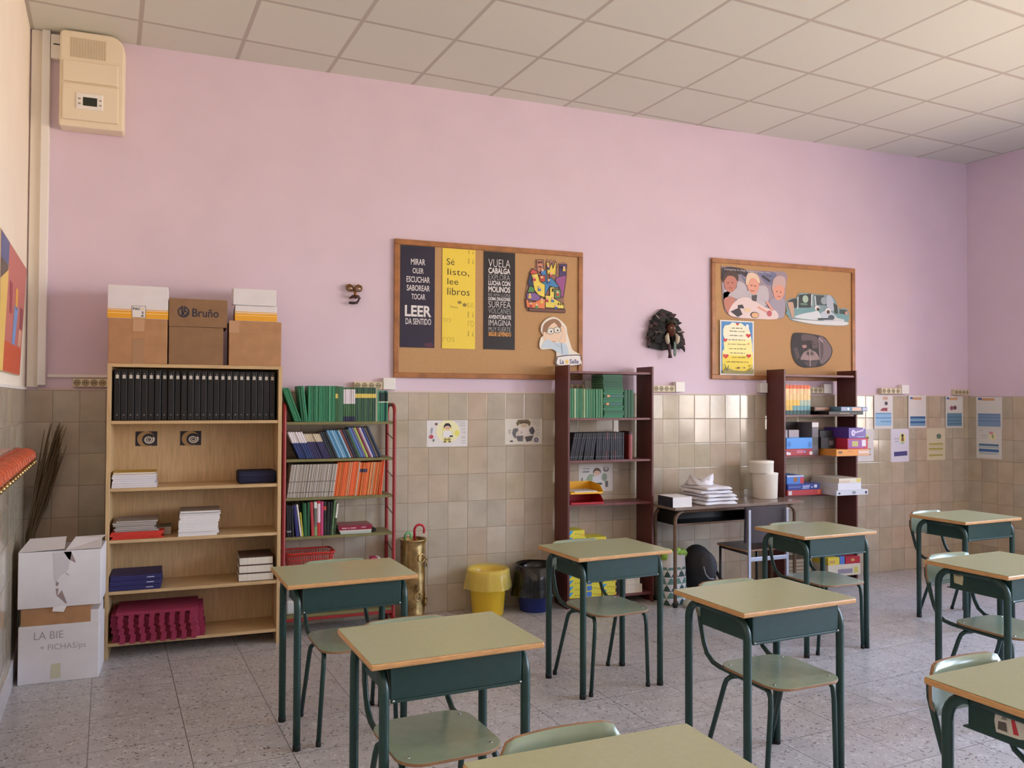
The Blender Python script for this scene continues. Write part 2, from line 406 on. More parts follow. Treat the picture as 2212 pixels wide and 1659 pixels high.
# thin pale strip on top of the tiles
b = B(); b.box((-.54, 7.24), (-.012, 0), (TILE_TOP, TILE_TOP + .012), mat('pale_tile_strip', (214, 196, 190), .5)); struct(b.obj('trim_1'))
b = B(); b.box((-LEN, -.01), (-.014, 0), (TILE_TOP, TILE_TOP + .016), M_WHITE); struct(b.obj('trim_2', loc=(LW[0], LW[1], 0), rz=PI / 2 + PH))
b = B(); b.box((-.60, -.537), (-.02, 0), (1.603, CEIL - .002), M_CREAM); b.box((-.54, -.495), (-.045, 0), (1.615, CEIL - .002), M_WHITE); b.box((-.49, .6), (-.018, 0), (1.664, 1.684), M_WHITE); struct(b.obj('trim_3', bevel=.003))

b = B(); b.box((-LEN, -.02), (-.02, -.006), (0, .135), mat('pale_skirting_tile', (212, 210, 214), .25)); struct(b.obj('baseboard_left', loc=(LW[0], LW[1], 0), rz=PI / 2 + PH, bevel=.002))
# camera
cam = bpy.data.cameras.new('camera'); co = bpy.data.objects.new('camera', cam); COL.objects.link(co); SC.camera = co
yaw, pitch, roll = .3679, .0196, .0041
fw = Vector((math.sin(yaw) * math.cos(pitch), math.cos(yaw) * math.cos(pitch), math.sin(pitch)))
r0 = Vector((math.cos(yaw), -math.sin(yaw), 0)); u0 = r0.cross(fw)
rt = math.cos(roll) * r0 + math.sin(roll) * u0; up = -math.sin(roll) * r0 + math.cos(roll) * u0
co.matrix_world = Matrix(((rt.x, up.x, -fw.x, .3443), (rt.y, up.y, -fw.y, -5.8289), (rt.z, up.z, -fw.z, 1.5336), (0, 0, 0, 1)))
cam.sensor_width = 36; cam.lens = 1794.6753 / 2212 * 36; cam.clip_start = .05

# ------------------------------------------------------------------ daylight
w = bpy.data.worlds.new('world'); SC.world = w; w.use_nodes = True; nt = w.node_tree
bg = nt.nodes['Background']; tc = node(nt, 'ShaderNodeTexCoord'); sp = node(nt, 'ShaderNodeSeparateXYZ'); nt.links.new(tc.outputs['Generated'], sp.inputs[0])
mr = node(nt, 'ShaderNodeMapRange'); nt.links.new(sp.outputs['Z'], mr.inputs['Value']); mr.inputs['From Min'].default_value = -1; mr.inputs['From Max'].default_value = 1
cr = node(nt, 'ShaderNodeValToRGB'); nt.links.new(mr.outputs[0], cr.inputs['Fac'])
e = cr.color_ramp.elements
e[0].position = 0; e[0].color = (.78, .60, .44, 1)
e[1].position = 1; e[1].color = (.38, .63, 1.14, 1)
x = e.new(.46); x.color = (1.0, .76, .53, 1)
x = e.new(.52); x.color = (.92, .96, 1.0, 1)
x = e.new(.68); x.color = (.52, .76, 1.12, 1)
nt.links.new(cr.outputs['Color'], bg.inputs['Color']); bg.inputs['Strength'].default_value = 27.5
for i, (a, c) in enumerate(WIN):
    l = bpy.data.lights.new('window_portal', 'AREA'); l.shape = 'RECTANGLE'; l.size = c - a; l.size_y = HEADS[i] - SILL
    l.cycles.is_portal = True
    o = bpy.data.objects.new('window_portal', l); COL.objects.link(o)
    dirw = Vector((math.sin(PH), -math.cos(PH), 0)); inn = Vector((-math.cos(PH), -math.sin(PH), 0))
    pos = Vector((RW[0], RW[1], 0)) + dirw * (a + c) / 2 - inn * .43; o.location = (pos.x, pos.y, (SILL + HEADS[i]) / 2)
    o.rotation_euler = inn.to_track_quat('-Z', 'Y').to_euler()
SC.cycles.use_denoising = True
SC.cycles.max_bounces = 10; SC.cycles.diffuse_bounces = 6; SC.cycles.transparent_max_bounces = 12
SC.cycles.sample_clamp_indirect = 8
SC.view_settings.view_transform = 'Standard'; SC.view_settings.look = 'None'; SC.view_settings.gamma = 1
SC.view_settings.exposure = 0.0

# ------------------------------------------------------------------ school desks and chairs
DW, DD, DH = .593, .44, .73
def make_desk(label):
    t = thing('school_desk', label, 'desk', group='school desks with sage green tops')
    b = B(); b.prism(rr2(DW, DD, .006), M_EDGE, 'z', DH - .022, DH - .0012); o = b.obj('edge_band', None, bevel=.006)
    b = B(); b.prism(rr2(DW - .004, DD - .004, .005), M_LAMIN, 'z', DH - .0015, DH); top = b.obj('tabletop', t)
    o.parent = t
    # tray box, open towards the sitter
    b = B()
    b.box((-.222, .222), (-.190, -.184), (.600, DH - .022), M_DGREEN)
    for s in (-1, 1): b.box((s * .222 - .003, s * .222 + .003), (-.19, .13), (.600, DH - .022), M_DGREEN)
    b.box((-.222, .222), (-.19, .15), (.597, .602), M_DGREEN)
    b.box((-.226, .226), (-.194, -.186), (.592, .602), M_DGREEN)
    b.obj('book_tray', t, bevel=.003)
    for s in (-1, 1):
        x = s * .2435; r = .0165; R_ = .075; zt = DH - .022 - r
        b = B(); b.tube([(x, -.181 + R_ * .55, zt)] + [(x, .0, zt), (x, .181 - R_ * .55, zt)], r * .9, M_DGREEN); b.obj('side_rail', t)
        for q in (-1, 1):
            yy = q * .181
            pts = [(x, yy, .012), (x, yy, .3), (x, yy, zt - R_)]
            for k in range(1, 7):
                a = PI / 2 * k / 6
                pts.append((x, yy - q * R_ * (1 - math.cos(a)), zt - R_ + R_ * math.sin(a)))
            b = B(); b.tube(pts, r, M_DGREEN, 12); lg = b.obj('leg', t)
            b = B(); b.lathe([(0, 0), (r + .001, 0), (r + .001, .022), (r, .024)], M_RUBBER, (x, yy), 12); b.obj('rubber_foot', lg)
            if q == -1:
                b = B(); b.ball((s * .218, -.194, .600), .0045, M_STEEL, 8); b.obj('screw', t)
    return t
def make_chair(label):
    """the sitter faces -y"""
    t = thing('school_chair', label, 'chair', group='green school chairs')
    r = .0105
    # seat: a bent plywood sheet with rounded corners
    b = B(); w2, y0, y1 = .19, -.265, .125
    out = rr2(.356, .385, .085, 6, 0, -.068)
    b.prism(out, M_SEAT, 'z', .414, .425, side=M_PLY)
    seat = b.obj('seat', t, bevel=.002)
    for sx in (-1, 1):
        for yy in (-.20, .07):
            b = B(); b.ball((sx * .14, yy, .4255), (.006, .006, .003), M_STEEL, 8); b.obj('rivet', seat)
    # backrest, gently curved round the sitter
    b = B(); n = 14; W = .172; za, zb = .565, .727
    def P(i, z, off):
        a = -1 + 2 * i / n; x = a * W
        return (x, .262 + .03 * (z - .6) - .028 * a * a + .02 + off, z)
    def zl(i, top):
        a = abs(-1 + 2 * i / n); k = max(0, (a - .72) / .28); q = .045 * (1 - math.sqrt(max(0, 1 - k * k)))
        return zb - q if top else za + q
    rows = 4
    for off, flip in ((0, 0), (.011, 1)):
        for i in range(n):
            for j in range(rows):
                def zz(ii, jj): return zl(ii, 0) + (zl(ii, 1) - zl(ii, 0)) * jj / rows
                q = [P(i, zz(i, j), off), P(i + 1, zz(i + 1, j), off), P(i + 1, zz(i + 1, j + 1), off), P(i, zz(i, j + 1), off)]
                b.face(q[::-1] if flip else q, M_SEAT, True)
    rim = [(i, 0) for i in range(n + 1)] + [(i, 1) for i in range(n, -1, -1)]
    for k in range(len(rim)):
        i, tp = rim[k]; i2, tp2 = rim[(k + 1) % len(rim)]
        b.face([P(i, zl(i, tp), 0), P(i2, zl(i2, tp2), 0), P(i2, zl(i2, tp2), .011), P(i, zl(i, tp), .011)], M_PLY)
    bmesh.ops.remove_doubles(b.bm, verts=b.bm.verts, dist=1e-5)
    b.obj('backrest', t)
    for s in (-1, 1):
        x = s * .152
        pts = [(x * .92, .2885, .66), (x * .96, .282, .62), (x, .250, .53), (x, .232, .475), (x, .21, .435), (x, .17, .409), (x, .12, .402), (x, -.05, .401), (x, -.165, .401)]
        b = B(); b.tube(pts, r, M_DGREEN); b.obj('side_tube', t)
        f = [(x, -.16, .401), (x * 1.02, -.185, .396), (x * 1.05, -.2, .375), (x * 1.07, -.203, .33), (x * 1.18, -.196, .012)]
        b = B(); b.tube(f, r, M_DGREEN); lg = b.obj('leg', t)
        b = B(); b.lathe([(0, 0), (r + .0015, 0), (r + .0015, .02), (r, .022)], M_RUBBER, (x * 1.18, -.196), 10); b.obj('rubber_foot', lg)
        f = [(x * .8, .055, .38), (x * .95, .06, .379), (x * 1.04, .07, .365), (x * 1.06, .08, .34), (x * 1.16, .19, .012)]
        b = B(); b.tube(f, r, M_DGREEN); lg = b.obj('leg', t)
        b = B(); b.lathe([(0, 0), (r + .0015, 0), (r + .0015, .02), (r, .022)], M_RUBBER, (x * 1.16, .19), 10); b.obj('rubber_foot', lg)
    b = B(); b.tube([(-.123, .055, .38), (.123, .055, .38)], r, M_DGREEN); b.tube([(-.152, -.12, .401), (.152, -.12, .401)], r * .8, M_DGREEN); b.obj('crossbar', t)
    return t
DESKS = [
    (1.018, -1.879, .071, 'green-topped school desk in front of the red book rack, beside the brass umbrella stand'),
    (1.141, -3.071, .071, 'green-topped school desk in front of the one by the red book rack, nearer the camera'),
    (2.463, -1.744, .096, 'green-topped school desk before the dark bookcase that holds green books and yellow boxes'),
    (2.583, -2.95, .078, 'green-topped school desk standing just in front of the desk before the green book shelves'),
    (4.034, -1.597, .057, 'green-topped school desk in front of the old brown table and dark chair'),
    (5.464, -1.476, .075, 'green-topped school desk farthest to the right, under the printed sheets by the corner'),
    (4.15, -2.815, .081, 'green-topped school desk with a yellowish peeled sticker on its side, at the right edge'),
    (2.665, -4.174, .075, 'green-topped school desk with a torn red and white sticker, bottom right corner'),
    (1.217, -4.265, .034, 'green-topped school desk cut off by the bottom edge, only its top showing'),
]
CH = [  # dx, dy, turn, label : offsets in the desk's own frame
    (.03, .02, .01, 'green school chair pushed under the desk by the red book rack'),
    (-.036, -.01, .01, 'green school chair under the desk whose seat shows lowest at left of the bottom'),
    (-.008, .025, .0, 'green school chair under the desk before the dark bookcase with yellow boxes'),
    (.03, .005, -.03, 'green school chair with a sunlit seat under the middle desk, side tube in view'),
    (.036, .02, -.02, 'green school chair under the desk in front of the old brown table'),
    (.0, .045, .0, 'green school chair behind the far right desk, backrest rising above its left corner'),
    (-.02, .03, -.04, 'green school chair under the right edge desk with the yellowish sticker'),
    (-.01, .025, .0, 'green school chair behind the bottom right desk with the torn sticker'),
    (.0, .035, .04, 'green school chair whose rounded backrest rises behind the bottom centre desk'),
]
desk0 = chair0 = None
DESKO = []
for (x, y, th, lab), (dx, dy, tr, cl) in zip(DESKS, CH):
    if desk0 is None:
        desk0 = make_desk(lab); desk0.location = (x, y, 0); desk0.rotation_euler = (0, 0, th); d_ = desk0
    else: d_ = dup(desk0, (x, y, 0), th, lab)
    DESKO.append(d_)
    c, s = math.cos(th), math.sin(th); L = (x + dx * c - dy * s, y + dx * s + dy * c, 0)
    if chair0 is None:
        chair0 = make_chair(cl); chair0.location = L; chair0.rotation_euler = (0, 0, th + tr)
    else: dup(chair0, L, th + tr, cl)
def sticker(desk, poly, cols, label):
    b = B(); X = -.2262
    b.face([(X, y, z) for y, z in poly], cols[0])
    for i, (pl, c) in enumerate(cols[1]): b.face([(X - .0004 * (i + 1), y, z) for y, z in pl], c)
    o = b.obj('sticker', desk); o['label'] = label
sticker(DESKO[6], [(.105, .63), (.06, .625), (.055, .66), (.06, .695), (.10, .70), (.108, .67)], (C(196, 186, 150), [([(.10, .665), (.07, .665), (.07, .68), (.10, .68)], C(150, 140, 120))]), 'yellowish peeled sticker')
sticker(DESKO[7], [(.045, .62), (-.02, .622), (-.055, .632), (-.06, .65), (-.05, .662), (-.062, .675), (-.02, .682), (.0, .678), (.03, .69), (.045, .685), (.05, .65)],
        (C(206, 202, 190), [([(-.005, .63), (-.02, .632), (-.008, .672), (.002, .668)], C(190, 50, 60)), ([(.04, .63), (.012, .63), (.016, .655), (.038, .652)], C(96, 88, 84)), ([(.03, .66), (.012, .662), (.02, .68)], C(140, 134, 128))]), 'torn white and red sticker')

# ------------------------------------------------------------------ pine bookcase on the left
t = thing('bookcase', 'tall pine bookcase in the left corner with black binders in its top bay', 'bookcase', (.378, 0, 0))
X0, X1, YF, YB = -.5, .5, -.40, -.07
for s in (-1, 1):
    b = B(); b.box((s * .5 - (.022 if s > 0 else 0), s * .5 + (.022 if s < 0 else 0)), (YF, YB), (0, 1.743), M_PINE); b.obj('side_panel', t, bevel=.0015)
b = B(); b.box((-.478, .478), (YF, YB), (1.722, 1.743), M_PINEH); b.obj('top_panel', t, bevel=.0015)
PSH = [1.402, 1.002, .697, .395, .092]
for z in PSH:
    b = B(); b.box((-.478, .478), (YF + .004, YB - .004), (z - .019, z), M_PINEH); b.obj('shelf', t, bevel=.0015)
b = B(); b.box((-.478, .478), (YB - .004, YB), (.073, 1.722), M_PINE); b.obj('back_panel', t)
def spiral(cx, cz, r0_, r1_, turns, wd, n=60, ph=0):
    A, I = [], []
    for i in range(n + 1):
        a = ph + turns * 2 * PI * i / n; r = r0_ + (r1_ - r0_) * i / n; w_ = wd * (.35 + .65 * i / n) / 2
        A.append((cx + (r + w_) * math.cos(a), cz + (r + w_) * math.sin(a) * .85)); I.append((cx + (r - w_) * math.cos(a), cz + (r - w_) * math.sin(a) * .85))
    return A, I
for k, px in enumerate((.0, .262)):
    b = B(); x0 = -.362 + px; z0 = 1.235
    DK_ = C(40, 38, 48)
    b.flat([(x0, z0), (x0 + .127, z0), (x0 + .127, z0 + .092), (x0, z0 + .092)], DK_, -.0005)
    b.disc(x0 + .062, z0 + .043, .052, .049, C(176, 140, 92), -.0010, 28)
    b.disc(x0 + .078, z0 + .040, .040, .038, DK_, -.0014, 28)
    A, I = spiral(x0 + .078, z0 + .040, .003, .030, 2.1, .012)
    for i in range(len(A) - 1): b.flat([A[i], A[i + 1], I[i + 1], I[i]], C(214, 206, 190), -.0018)
    o = b.obj('sticker', t, loc=(0, YB - .0045, 0)); o['label'] = 'dark printed spiral sticker'

# black lever arch binders
t0 = None
for i in range(25):
    lab = '%s black lever arch binder from the left in the pine bookcase top bay' % ORD[i]
    x = -.0885 + i * .0372 + .018; y = -.362 + random.uniform(-.006, .012)
    if t0 is None:
        t0 = thing('ring_binder', lab, 'binder', group='black binders in the pine bookcase'); r_ = t0
        b = B(); b.box((-.0176, .0176), (0, .26), (0, .305), M_BINDER, bev=.004); b.obj('cover', t0)
        b = B(); b.box((-.0085, .0085), (-.0012, .0002), (.252, .274), C(206, 202, 192)); b.tube([(0, -.0015, .279), (0, -.0015, .284)], .002, C(206, 202, 192), 6); b.obj('spine_label', t0)
        b = B(); q = [(.003 * math.cos(2 * PI * k / 10), -.0008, .034 + .003 * math.sin(2 * PI * k / 10)) for k in range(10)]; b.tube(q, .0011, M_STEEL, 6, closed=True); b.obj('finger_ring', t0)
        t0.location = (x, y, PSH[0] + .0005)
    else:
        r_ = dup(t0, (x, y, PSH[0] + .0005), random.uniform(-.003, .003), lab)

# cardboard boxes on top
def carton(name, label, x, y, z, m, parts=()):
    """x,y,z ranges; parts: list of (name, fn(builder,w,d,h)); local origin at bottom front centre"""
    w, d, h = x[1] - x[0], y[1] - y[0], z[1] - z[0]
    o = thing(name, label, 'box', ((x[0] + x[1]) / 2, y[0], z[0]))
    b = B(); b.box((-w / 2, w / 2), (0, d), (0, h), m); b.obj('carton_body', o, bevel=.003)
    for nm, fn, pl in parts:
        b = B(); fn(b, w, d, h); q = b.obj(nm, o)
        if pl: q['label'] = pl
    return o
ZT = 1.7435
def p_tape(b, w, d, h):
    b.box((-.03, .03), (-.0012, .0002), (.0, h * .56), M_TAPE); b.box((-.03, .034), (-.0018, -.001), (h * .72, h * .995), mat('glossy_tape', (190, 150, 116), .2))
carton('cardboard_box', 'plain brown carton with packing tape, bottom of the left stack on the pine bookcase', (-.121, .203), (-.38, -.09), (ZT, 2.012), M_CARD, [('packing_tape', p_tape, 'shiny vertical packing tape')])
YEL = C(232, 168, 44); YEL2 = C(244, 206, 120)
def p_band(b, w, d, h):
    b.box((-w / 2 - .0008, w / 2 + .0008), (-.001, d * .98), (.002, h * .24), YEL)
    b.box((-w / 2 - .0006, w / 2 + .0006), (-.0016, d * .97), (h * .15, h * .175), YEL2)
    b.box((-w / 2 - .0006, w / 2 + .0006), (-.001, d * .97), (h * .26, h * .285), YEL)
def p_logo(b, w, d, h):
    x0, x1, z0, z1 = -.032, .040, .008, .076; y = -.0022
    b.box((x0 - .002, x1 + .002), (-.0022, -.0005), (z0 - .002, z1 + .002), M_BLACK); b.box((x0, x1), (-.0028, -.001), (z0, z1), M_PAPER)
    b.text('PAC', x0 + .004, x0 + .044, z1 - .024, z1 - .008, M_BLACK, -.0034, .03)
    b.text('S', x1 - .020, x1 - .009, z1 - .045, z1 - .031, M_BLACK, -.0034, .03); b.text('A', x1 - .022, x1 - .007, z1 - .063, z1 - .049, M_BLACK, -.0034, .03)
    b.box((x1 - .02, x1 - .01), (-.0034, -.003), (z1 - .02, z1 - .012), YEL2); b.disc(x1 - .021, z1 - .060, .004, .004, C(90, 130, 70), -.0038, 10)
carton('cardboard_box', 'white carton with a yellow band and square logo, top of the left stack on bookcase', (-.127, .205), (-.38, -.10), (2.0125, 2.212), M_CARDW, [('printed_band', p_band, 'yellow printed band'), ('printed_logo', p_logo, 'square black outlined logo')])
carton('cardboard_box', 'plain dark brown carton at the bottom of the middle stack on the pine bookcase', (.211, .524), (-.37, -.09), (ZT, 1.975), M_CARDD)
NAVY = C(44, 44, 62)
def p_bruno(b, w, d, h):
    y = -.0012
    cx, cz, r = -.085, h * .52, .034
    A = [(cx + r * math.cos(a), cz + r * math.sin(a)) for a in [2 * PI * i / 36 for i in range(36)]]
    for i in range(36):
        a0, a1 = 2 * PI * i / 36, 2 * PI * (i + 1) / 36
        if abs(math.sin((a0 + a1) / 2) - 1) < .02: continue
        b.flat([(cx + r * math.cos(a0), cz + r * math.sin(a0)), (cx + r * math.cos(a1), cz + r * math.sin(a1)), (cx + .026 * math.cos(a1), cz + .026 * math.sin(a1)), (cx + .026 * math.cos(a0), cz + .026 * math.sin(a0))], NAVY, y)
    b.flat([(cx - .013, cz - .024), (cx - .003, cz - .024), (cx - .003, cz + .036), (cx - .013, cz + .036)], NAVY, y - .0002)
    b.flat([(cx + .002, cz - .02), (cx + .011, cz - .02), (cx + .011, cz + .036), (cx + .002, cz + .036)], NAVY, y - .0002)
    b.disc(cx + .010, cz - .008, .015, .017, NAVY, y - .0003); b.disc(cx + .010, cz - .008, .006, .008, M_CARDD, y - .0005)
    b.text('Bruño', -.035, .118, h * .36, h * .66, NAVY, y, .012)
carton('cardboard_box', 'brown carton printed with a dark round logo, top of the middle stack on the bookcase', (.209, .546), (-.372, -.10), (1.976, 2.148), M_CARDD, [('printed_logo', p_bruno, 'dark blue round mark and lettering')])
def p_flapbox(b, w, d, h):
    b.box((-w / 2 - .001, w / 2 + .001), (-.0015, d * .9), (h - .052, h - .0505), M_CARD)
    b.box((-w / 2 - .001, w / 2 + .001), (-.0015, 0), (.046, .0475), M_CARD)
    b.box((-w / 2 - .0005, -w / 2 + .06), (-.002, .0), (h - .075, h + .0005), mat('glossy_tape', (190, 150, 116), .2))
carton('cardboard_box', 'brown carton with crumpled clear tape, bottom of the right stack on the pine bookcase', (.557, .872), (-.38, -.09), (ZT, 2.022), M_CARD, [('packing_tape', p_flapbox, None)])
def p_lid(b, w, d, h):
    R_ = Matrix.Rotation(.09, 3, 'X')
    b.box((-w / 2 - .012, w / 2 - .008), (-.012, d), (h + .001, h + .104), M_CARDW, R_, (0, 0, h), .002)
carton('cardboard_box', 'small white carton with yellow band and loose lid, top of the right stack on bookcase', (.592, .845), (-.375, -.12), (2.0225, 2.122), M_CARDW, [('printed_band', lambda b, w, d, h: (b.box((-w / 2 - .0008, w / 2 + .0008), (-.001, d * .98), (.002, h * .5), YEL), b.box((-w / 2 - .0006, w / 2 + .0006), (-.0016, d * .97), (h * .34, h * .38), YEL2), b.box((-w / 2 - .0006, w / 2 + .0006), (-.001, d * .97), (h * .55, h * .6), YEL)), 'yellow printed band'), ('lid', p_lid, 'loose white lid')])

# ------------------------------------------------------------------ generic flat stacks: every book or sheet bundle its own thing
def slab(name, label, cat, x, y, z, m, pages=None, rz=0, group=None, spine='front', cov=.0022):
    """a closed book or notebook lying flat: covers + page block in one mesh; origin at bottom centre"""
    w, d, h = x[1] - x[0], y[1] - y[0], z[1] - z[0]
    b = B()
    if pages:
        b.box((-w / 2, w / 2), (-d / 2, d / 2), (0, cov), m); b.box((-w / 2, w / 2), (-d / 2, d / 2), (h - cov, h), m)
        if spine == 'left': b.box((-w / 2, -w / 2 + .003), (-d / 2, d / 2), (cov, h - cov), m); b.box((-w / 2 + .003, w / 2 - .003), (-d / 2 + .003, d / 2 - .003), (cov, h - cov), pages)
        elif spine == 'front': b.box((-w / 2, w / 2), (-d / 2, -d / 2 + .003), (cov, h - cov), m); b.box((-w / 2 + .003, w / 2 - .003), (-d / 2 + .003, d / 2 - .003), (cov, h - cov), pages)
        else: b.box((-w / 2 + .001, w / 2 - .001), (-d / 2 + .001, d / 2 - .001), (cov, h - cov), pages)
    else: b.box((-w / 2, w / 2), (-d / 2, d / 2), (0, h), m, bev=.002)
    o = b.obj(name, loc=((x[0] + x[1]) / 2, (y[0] + y[1]) / 2, z[0]), rz=rz)
    return tag(o, label, cat, group)
# second bay
z = PSH[1] + .0005
for i in range(7):
    top = i == 6
    slab('notebook', ('yellow-covered notebook on top of the white notebook stack in the pine bookcase' if top else '%s white notebook up from the shelf in the stack under the yellow notebook' % ORD[i]),
         'notebook', (-.09 + random.uniform(-.006, .006), .148 + random.uniform(-.006, .006)), (-.375 + random.uniform(-.008, .008), -.18), (z, z + .0128), C(196, 160, 60) if top else C(222, 220, 232), M_PAPER, spine='left', group='notebooks in the pine bookcase'); z += .0132
b = B(); b.box((-.115, .115), (-.09, .09), (0, .078), mat('navy_fabric', (20, 22, 54), .8, bump=.3, scale=60), bev=.012); b.box((-.113, .113), (-.0915, -.088), (.052, .056), C(34, 36, 74))
tag(b.obj('pouch', loc=(.735, -.25, PSH[1] + .0005), rz=.03), 'dark navy fabric pouch at the right end of the pine bookcase second bay', 'pouch')
# third bay
z = PSH[2] + .0005
for i in range(5):
    slab('folder', '%s red cardboard folder up from the shelf in the pine bookcase third bay' % ORD[i], 'folder', (-.09 + random.uniform(-.006, .008), .19 + random.uniform(-.02, .012)), (-.392 + random.uniform(-.004, .01), -.15), (z, z + .0085), C(206, 56, 42), rz=random.uniform(-.03, .03), group='red folders in the pine bookcase'); z += .0088
for i in range(6):
    slab('magazine', '%s grey magazine above the red folders in the pine bookcase' % ORD[i], 'magazine', (-.075 + random.uniform(-.01, .01), .155 + random.uniform(-.015, .015)), (-.385 + random.uniform(-.01, .01), -.16), (z, z + .0105), C(150, 140, 134), C(178, 172, 166), rz=random.uniform(-.03, .03), spine='none', group='grey magazines in the pine bookcase'); z += .0109
slab('notebook', 'small grey notebook lying behind the red folders in the pine bookcase', 'notebook', (.165, .235), (-.27, -.12), (PSH[2] + .0005, PSH[2] + .05), C(110, 104, 88), C(190, 184, 170), spine='none')
z = PSH[2] + .0005
for i in range(11):
    slab('notebook', '%s white notebook up from the shelf in the tall stack of the third bay' % ORD[i] if i < 10 else 'grey-brown notebook on top of the tall white stack in the third bay', 'notebook', (.275 + i * .0012 + random.uniform(-.004, .004), .505 + random.uniform(-.006, .006) + i * .0012), (-.39 + random.uniform(-.006, .008), -.18), (z, z + .0138), C(226, 224, 226) if i < 10 else C(140, 126, 112), M_PAPER, spine='none', group='notebooks in the tall white stack'); z += .0141
# fourth bay
z = PSH[3] + .0005
for i in range(3):
    o = slab('folder', ('lowest', 'middle', 'topmost')[i] + ' of three dark blue box folders in the pine bookcase fourth bay', 'folder', (-.095, .185), (-.392, -.13), (z, z + .029), C(36, 34, 92), rz=-.02 + .02 * i, group='blue box folders in the pine bookcase'); z += .0295
    b = B(); b.box((.06, .10), (-.1322, -.1305), (.012, .017), C(190, 190, 210)); b.obj('spine_label', o)
z = PSH[3] + .0005
for i in range(3):
    slab('dictionary', ('lowest', 'middle', 'topmost')[i] + ' of three thick brown dictionaries at the right of the fourth bay', 'book', (.63 + .002 * i, .838 - .002 * i), (-.375, -.12), (z, z + .05), C(88, 66, 58), M_PAGES, spine='back', cov=.004, group='dictionaries in the pine bookcase'); z += .0505
# crimson jigsaw mats
M_MAT = mat('crimson_foam', (146, 40, 72), .75, bump=.25, scale=90)
def mat_outline(w, d, n=8, dep=.032):
    o = []
    def side(p, q, cnt):
        ax = Vector(q) - Vector(p); Ln = ax.length; ax.normalize(); nr = Vector((ax.y, -ax.x)); st = Ln / cnt
        for k in range(cnt):
            s0 = st * k
            for f, dd in ((.14, 0), (.22, 0), (.17, dep), (.70, dep), (.65, 0)):
                v = Vector(p) + ax * (s0 + st * f) + nr * dd; o.append((v.x, v.y))
    side((-w / 2, -d / 2), (w / 2, -d / 2), n); side((w / 2, -d / 2), (w / 2, d / 2), 5); o.append((w / 2, d / 2)); o.append((-w / 2, d / 2)); side((-w / 2, d / 2), (-w / 2, -d / 2), 5)
    return o
z = PSH[4] + .0005
for i in range(10):
    b = B(); b.prism(mat_outline(.448, .285) if i < 9 else [(-.226, -.172), (.226, -.172), (.226, .13), (-.226, .13)], M_MAT, 'z', 0, .0182)
    o = b.obj('foam_mat', loc=(.168 + random.uniform(-.0025, .0025) + (.012 if i < 3 else (.005 if i < 5 else 0)), -.262 + random.uniform(-.004, .004), z), rz=random.uniform(-.004, .004)); z += .0184
    tag(o, '%s crimson foam jigsaw mat from the bottom of the stack in the pine bookcase' % ORD[i], 'foam mat', 'crimson foam mats')

# ------------------------------------------------------------------ two cartons and dry stalks in the corner
SCRB = C(168, 164, 166)
o = thing('cardboard_box', 'battered white carton with handwriting and a brown inner rim, standing on the floor', 'box', (-.312, -.72, 0))
b = B(); b.box((-.195, .195), (0, .30), (0, .308), M_CARDW); b.obj('carton_body', o, bevel=.003)
b = B(); b.box((-.186, .150), (.012, .29), (.308, .402), M_CARD); b.box((.150, .190), (.014, .28), (.300, .372), M_CARDW); b.obj('carton_rim', o, bevel=.002)
b = B(); b.text('LA BIE', -.12, .02, .235, .275, SCRB, -.0006, -.004); b.text('+ FICHAS/ps', -.09, .13, .165, .205, SCRB, -.0006, -.004); q = b.obj('handwriting', o); q['label'] = 'faint pencilled capitals'
b = B(); b.flat([(-.04, .02), (.01, .02), (.008, .10), (-.036, .098)], C(206, 204, 176), -.0005); b.obj('stain', o)
o = thing('cardboard_box', 'battered white carton with torn tape and open flaps, on top of another carton', 'box', (-.312, -.72, .403))
b = B(); b.box((-.2, .2), (0, .30), (0, .302), M_CARDW); b.obj('carton_body', o, bevel=.003)
b = B()
for x0, x1, tilt in ((-.2, .02, .10), (.025, .2, -.06)):
    b.face([(x0, .0, .303), (x1, .0, .303 + abs(tilt) * .1), (x1 - .01, .16, .345 + tilt * .12), (x0 + .03, .16, .352)], M_CARDW)
    b.face([(x0 + .03, .16, .352), (x1 - .01, .16, .345 + tilt * .12), (x1, .30, .335), (x0, .30, .332)], M_CARDW)
b.obj('flap', o)
TORN = C(158, 140, 140)
b = B()
for pl, c in (([(-.035, .295), (.055, .295), (.04, .2), (-.005, .16), (-.02, .13), (-.03, .16)], C(206, 202, 208)), ([(.015, .298), (.052, .297), (.075, .24), (.07, .235), (.04, .255)], TORN), ([(-.02, .115), (-.012, .112), (-.004, .128), (-.018, .14)], TORN),
              ([(-.02, .10), (-.005, .1), (-.012, .06), (.01, .09), (.035, .02), (.03, .015), (-.005, .055), (-.015, .065)], TORN), ([(.02, .19), (.04, .175), (.05, .165), (.03, .172)], C(186, 180, 184))):
    b.flat(pl, c, -.0006)
b.obj('torn_tape', o)
b = B(); b.flat([(-.035, -.022), (.02, -.028), (.035, .004), (-.03, .002)], C(240, 238, 238), -.0012); q = b.obj('paper_scrap', o)
b = B(); M_STALK = mat('dry_brown_stalk', (92, 76, 52), .9)
for i in range(80):
    bx, by = random.gauss(0, .007), random.gauss(0, .007); sx, sy = random.gauss(0, .016), random.gauss(0, .012); h = random.uniform(.86, 1.06)
    b.tube([(bx, by, 0), (.012 + bx, by, .45), (.02 + bx + sx * .3, .02 + by, .72), (.075 + bx + sx * .9, .05 + sy, 1.0 * h), (.145 * h + bx + sx * 1.6, .07 + sy * 1.5, 1.31 * h)], [.003, .0035, .004, .0045, .0015], M_STALK, 5)
tag(b.obj('dry_stalks', loc=(-.565, -.17, 0.0)), 'bundle of dry brown stalks leaning in the corner behind the white cartons', 'dried plant')

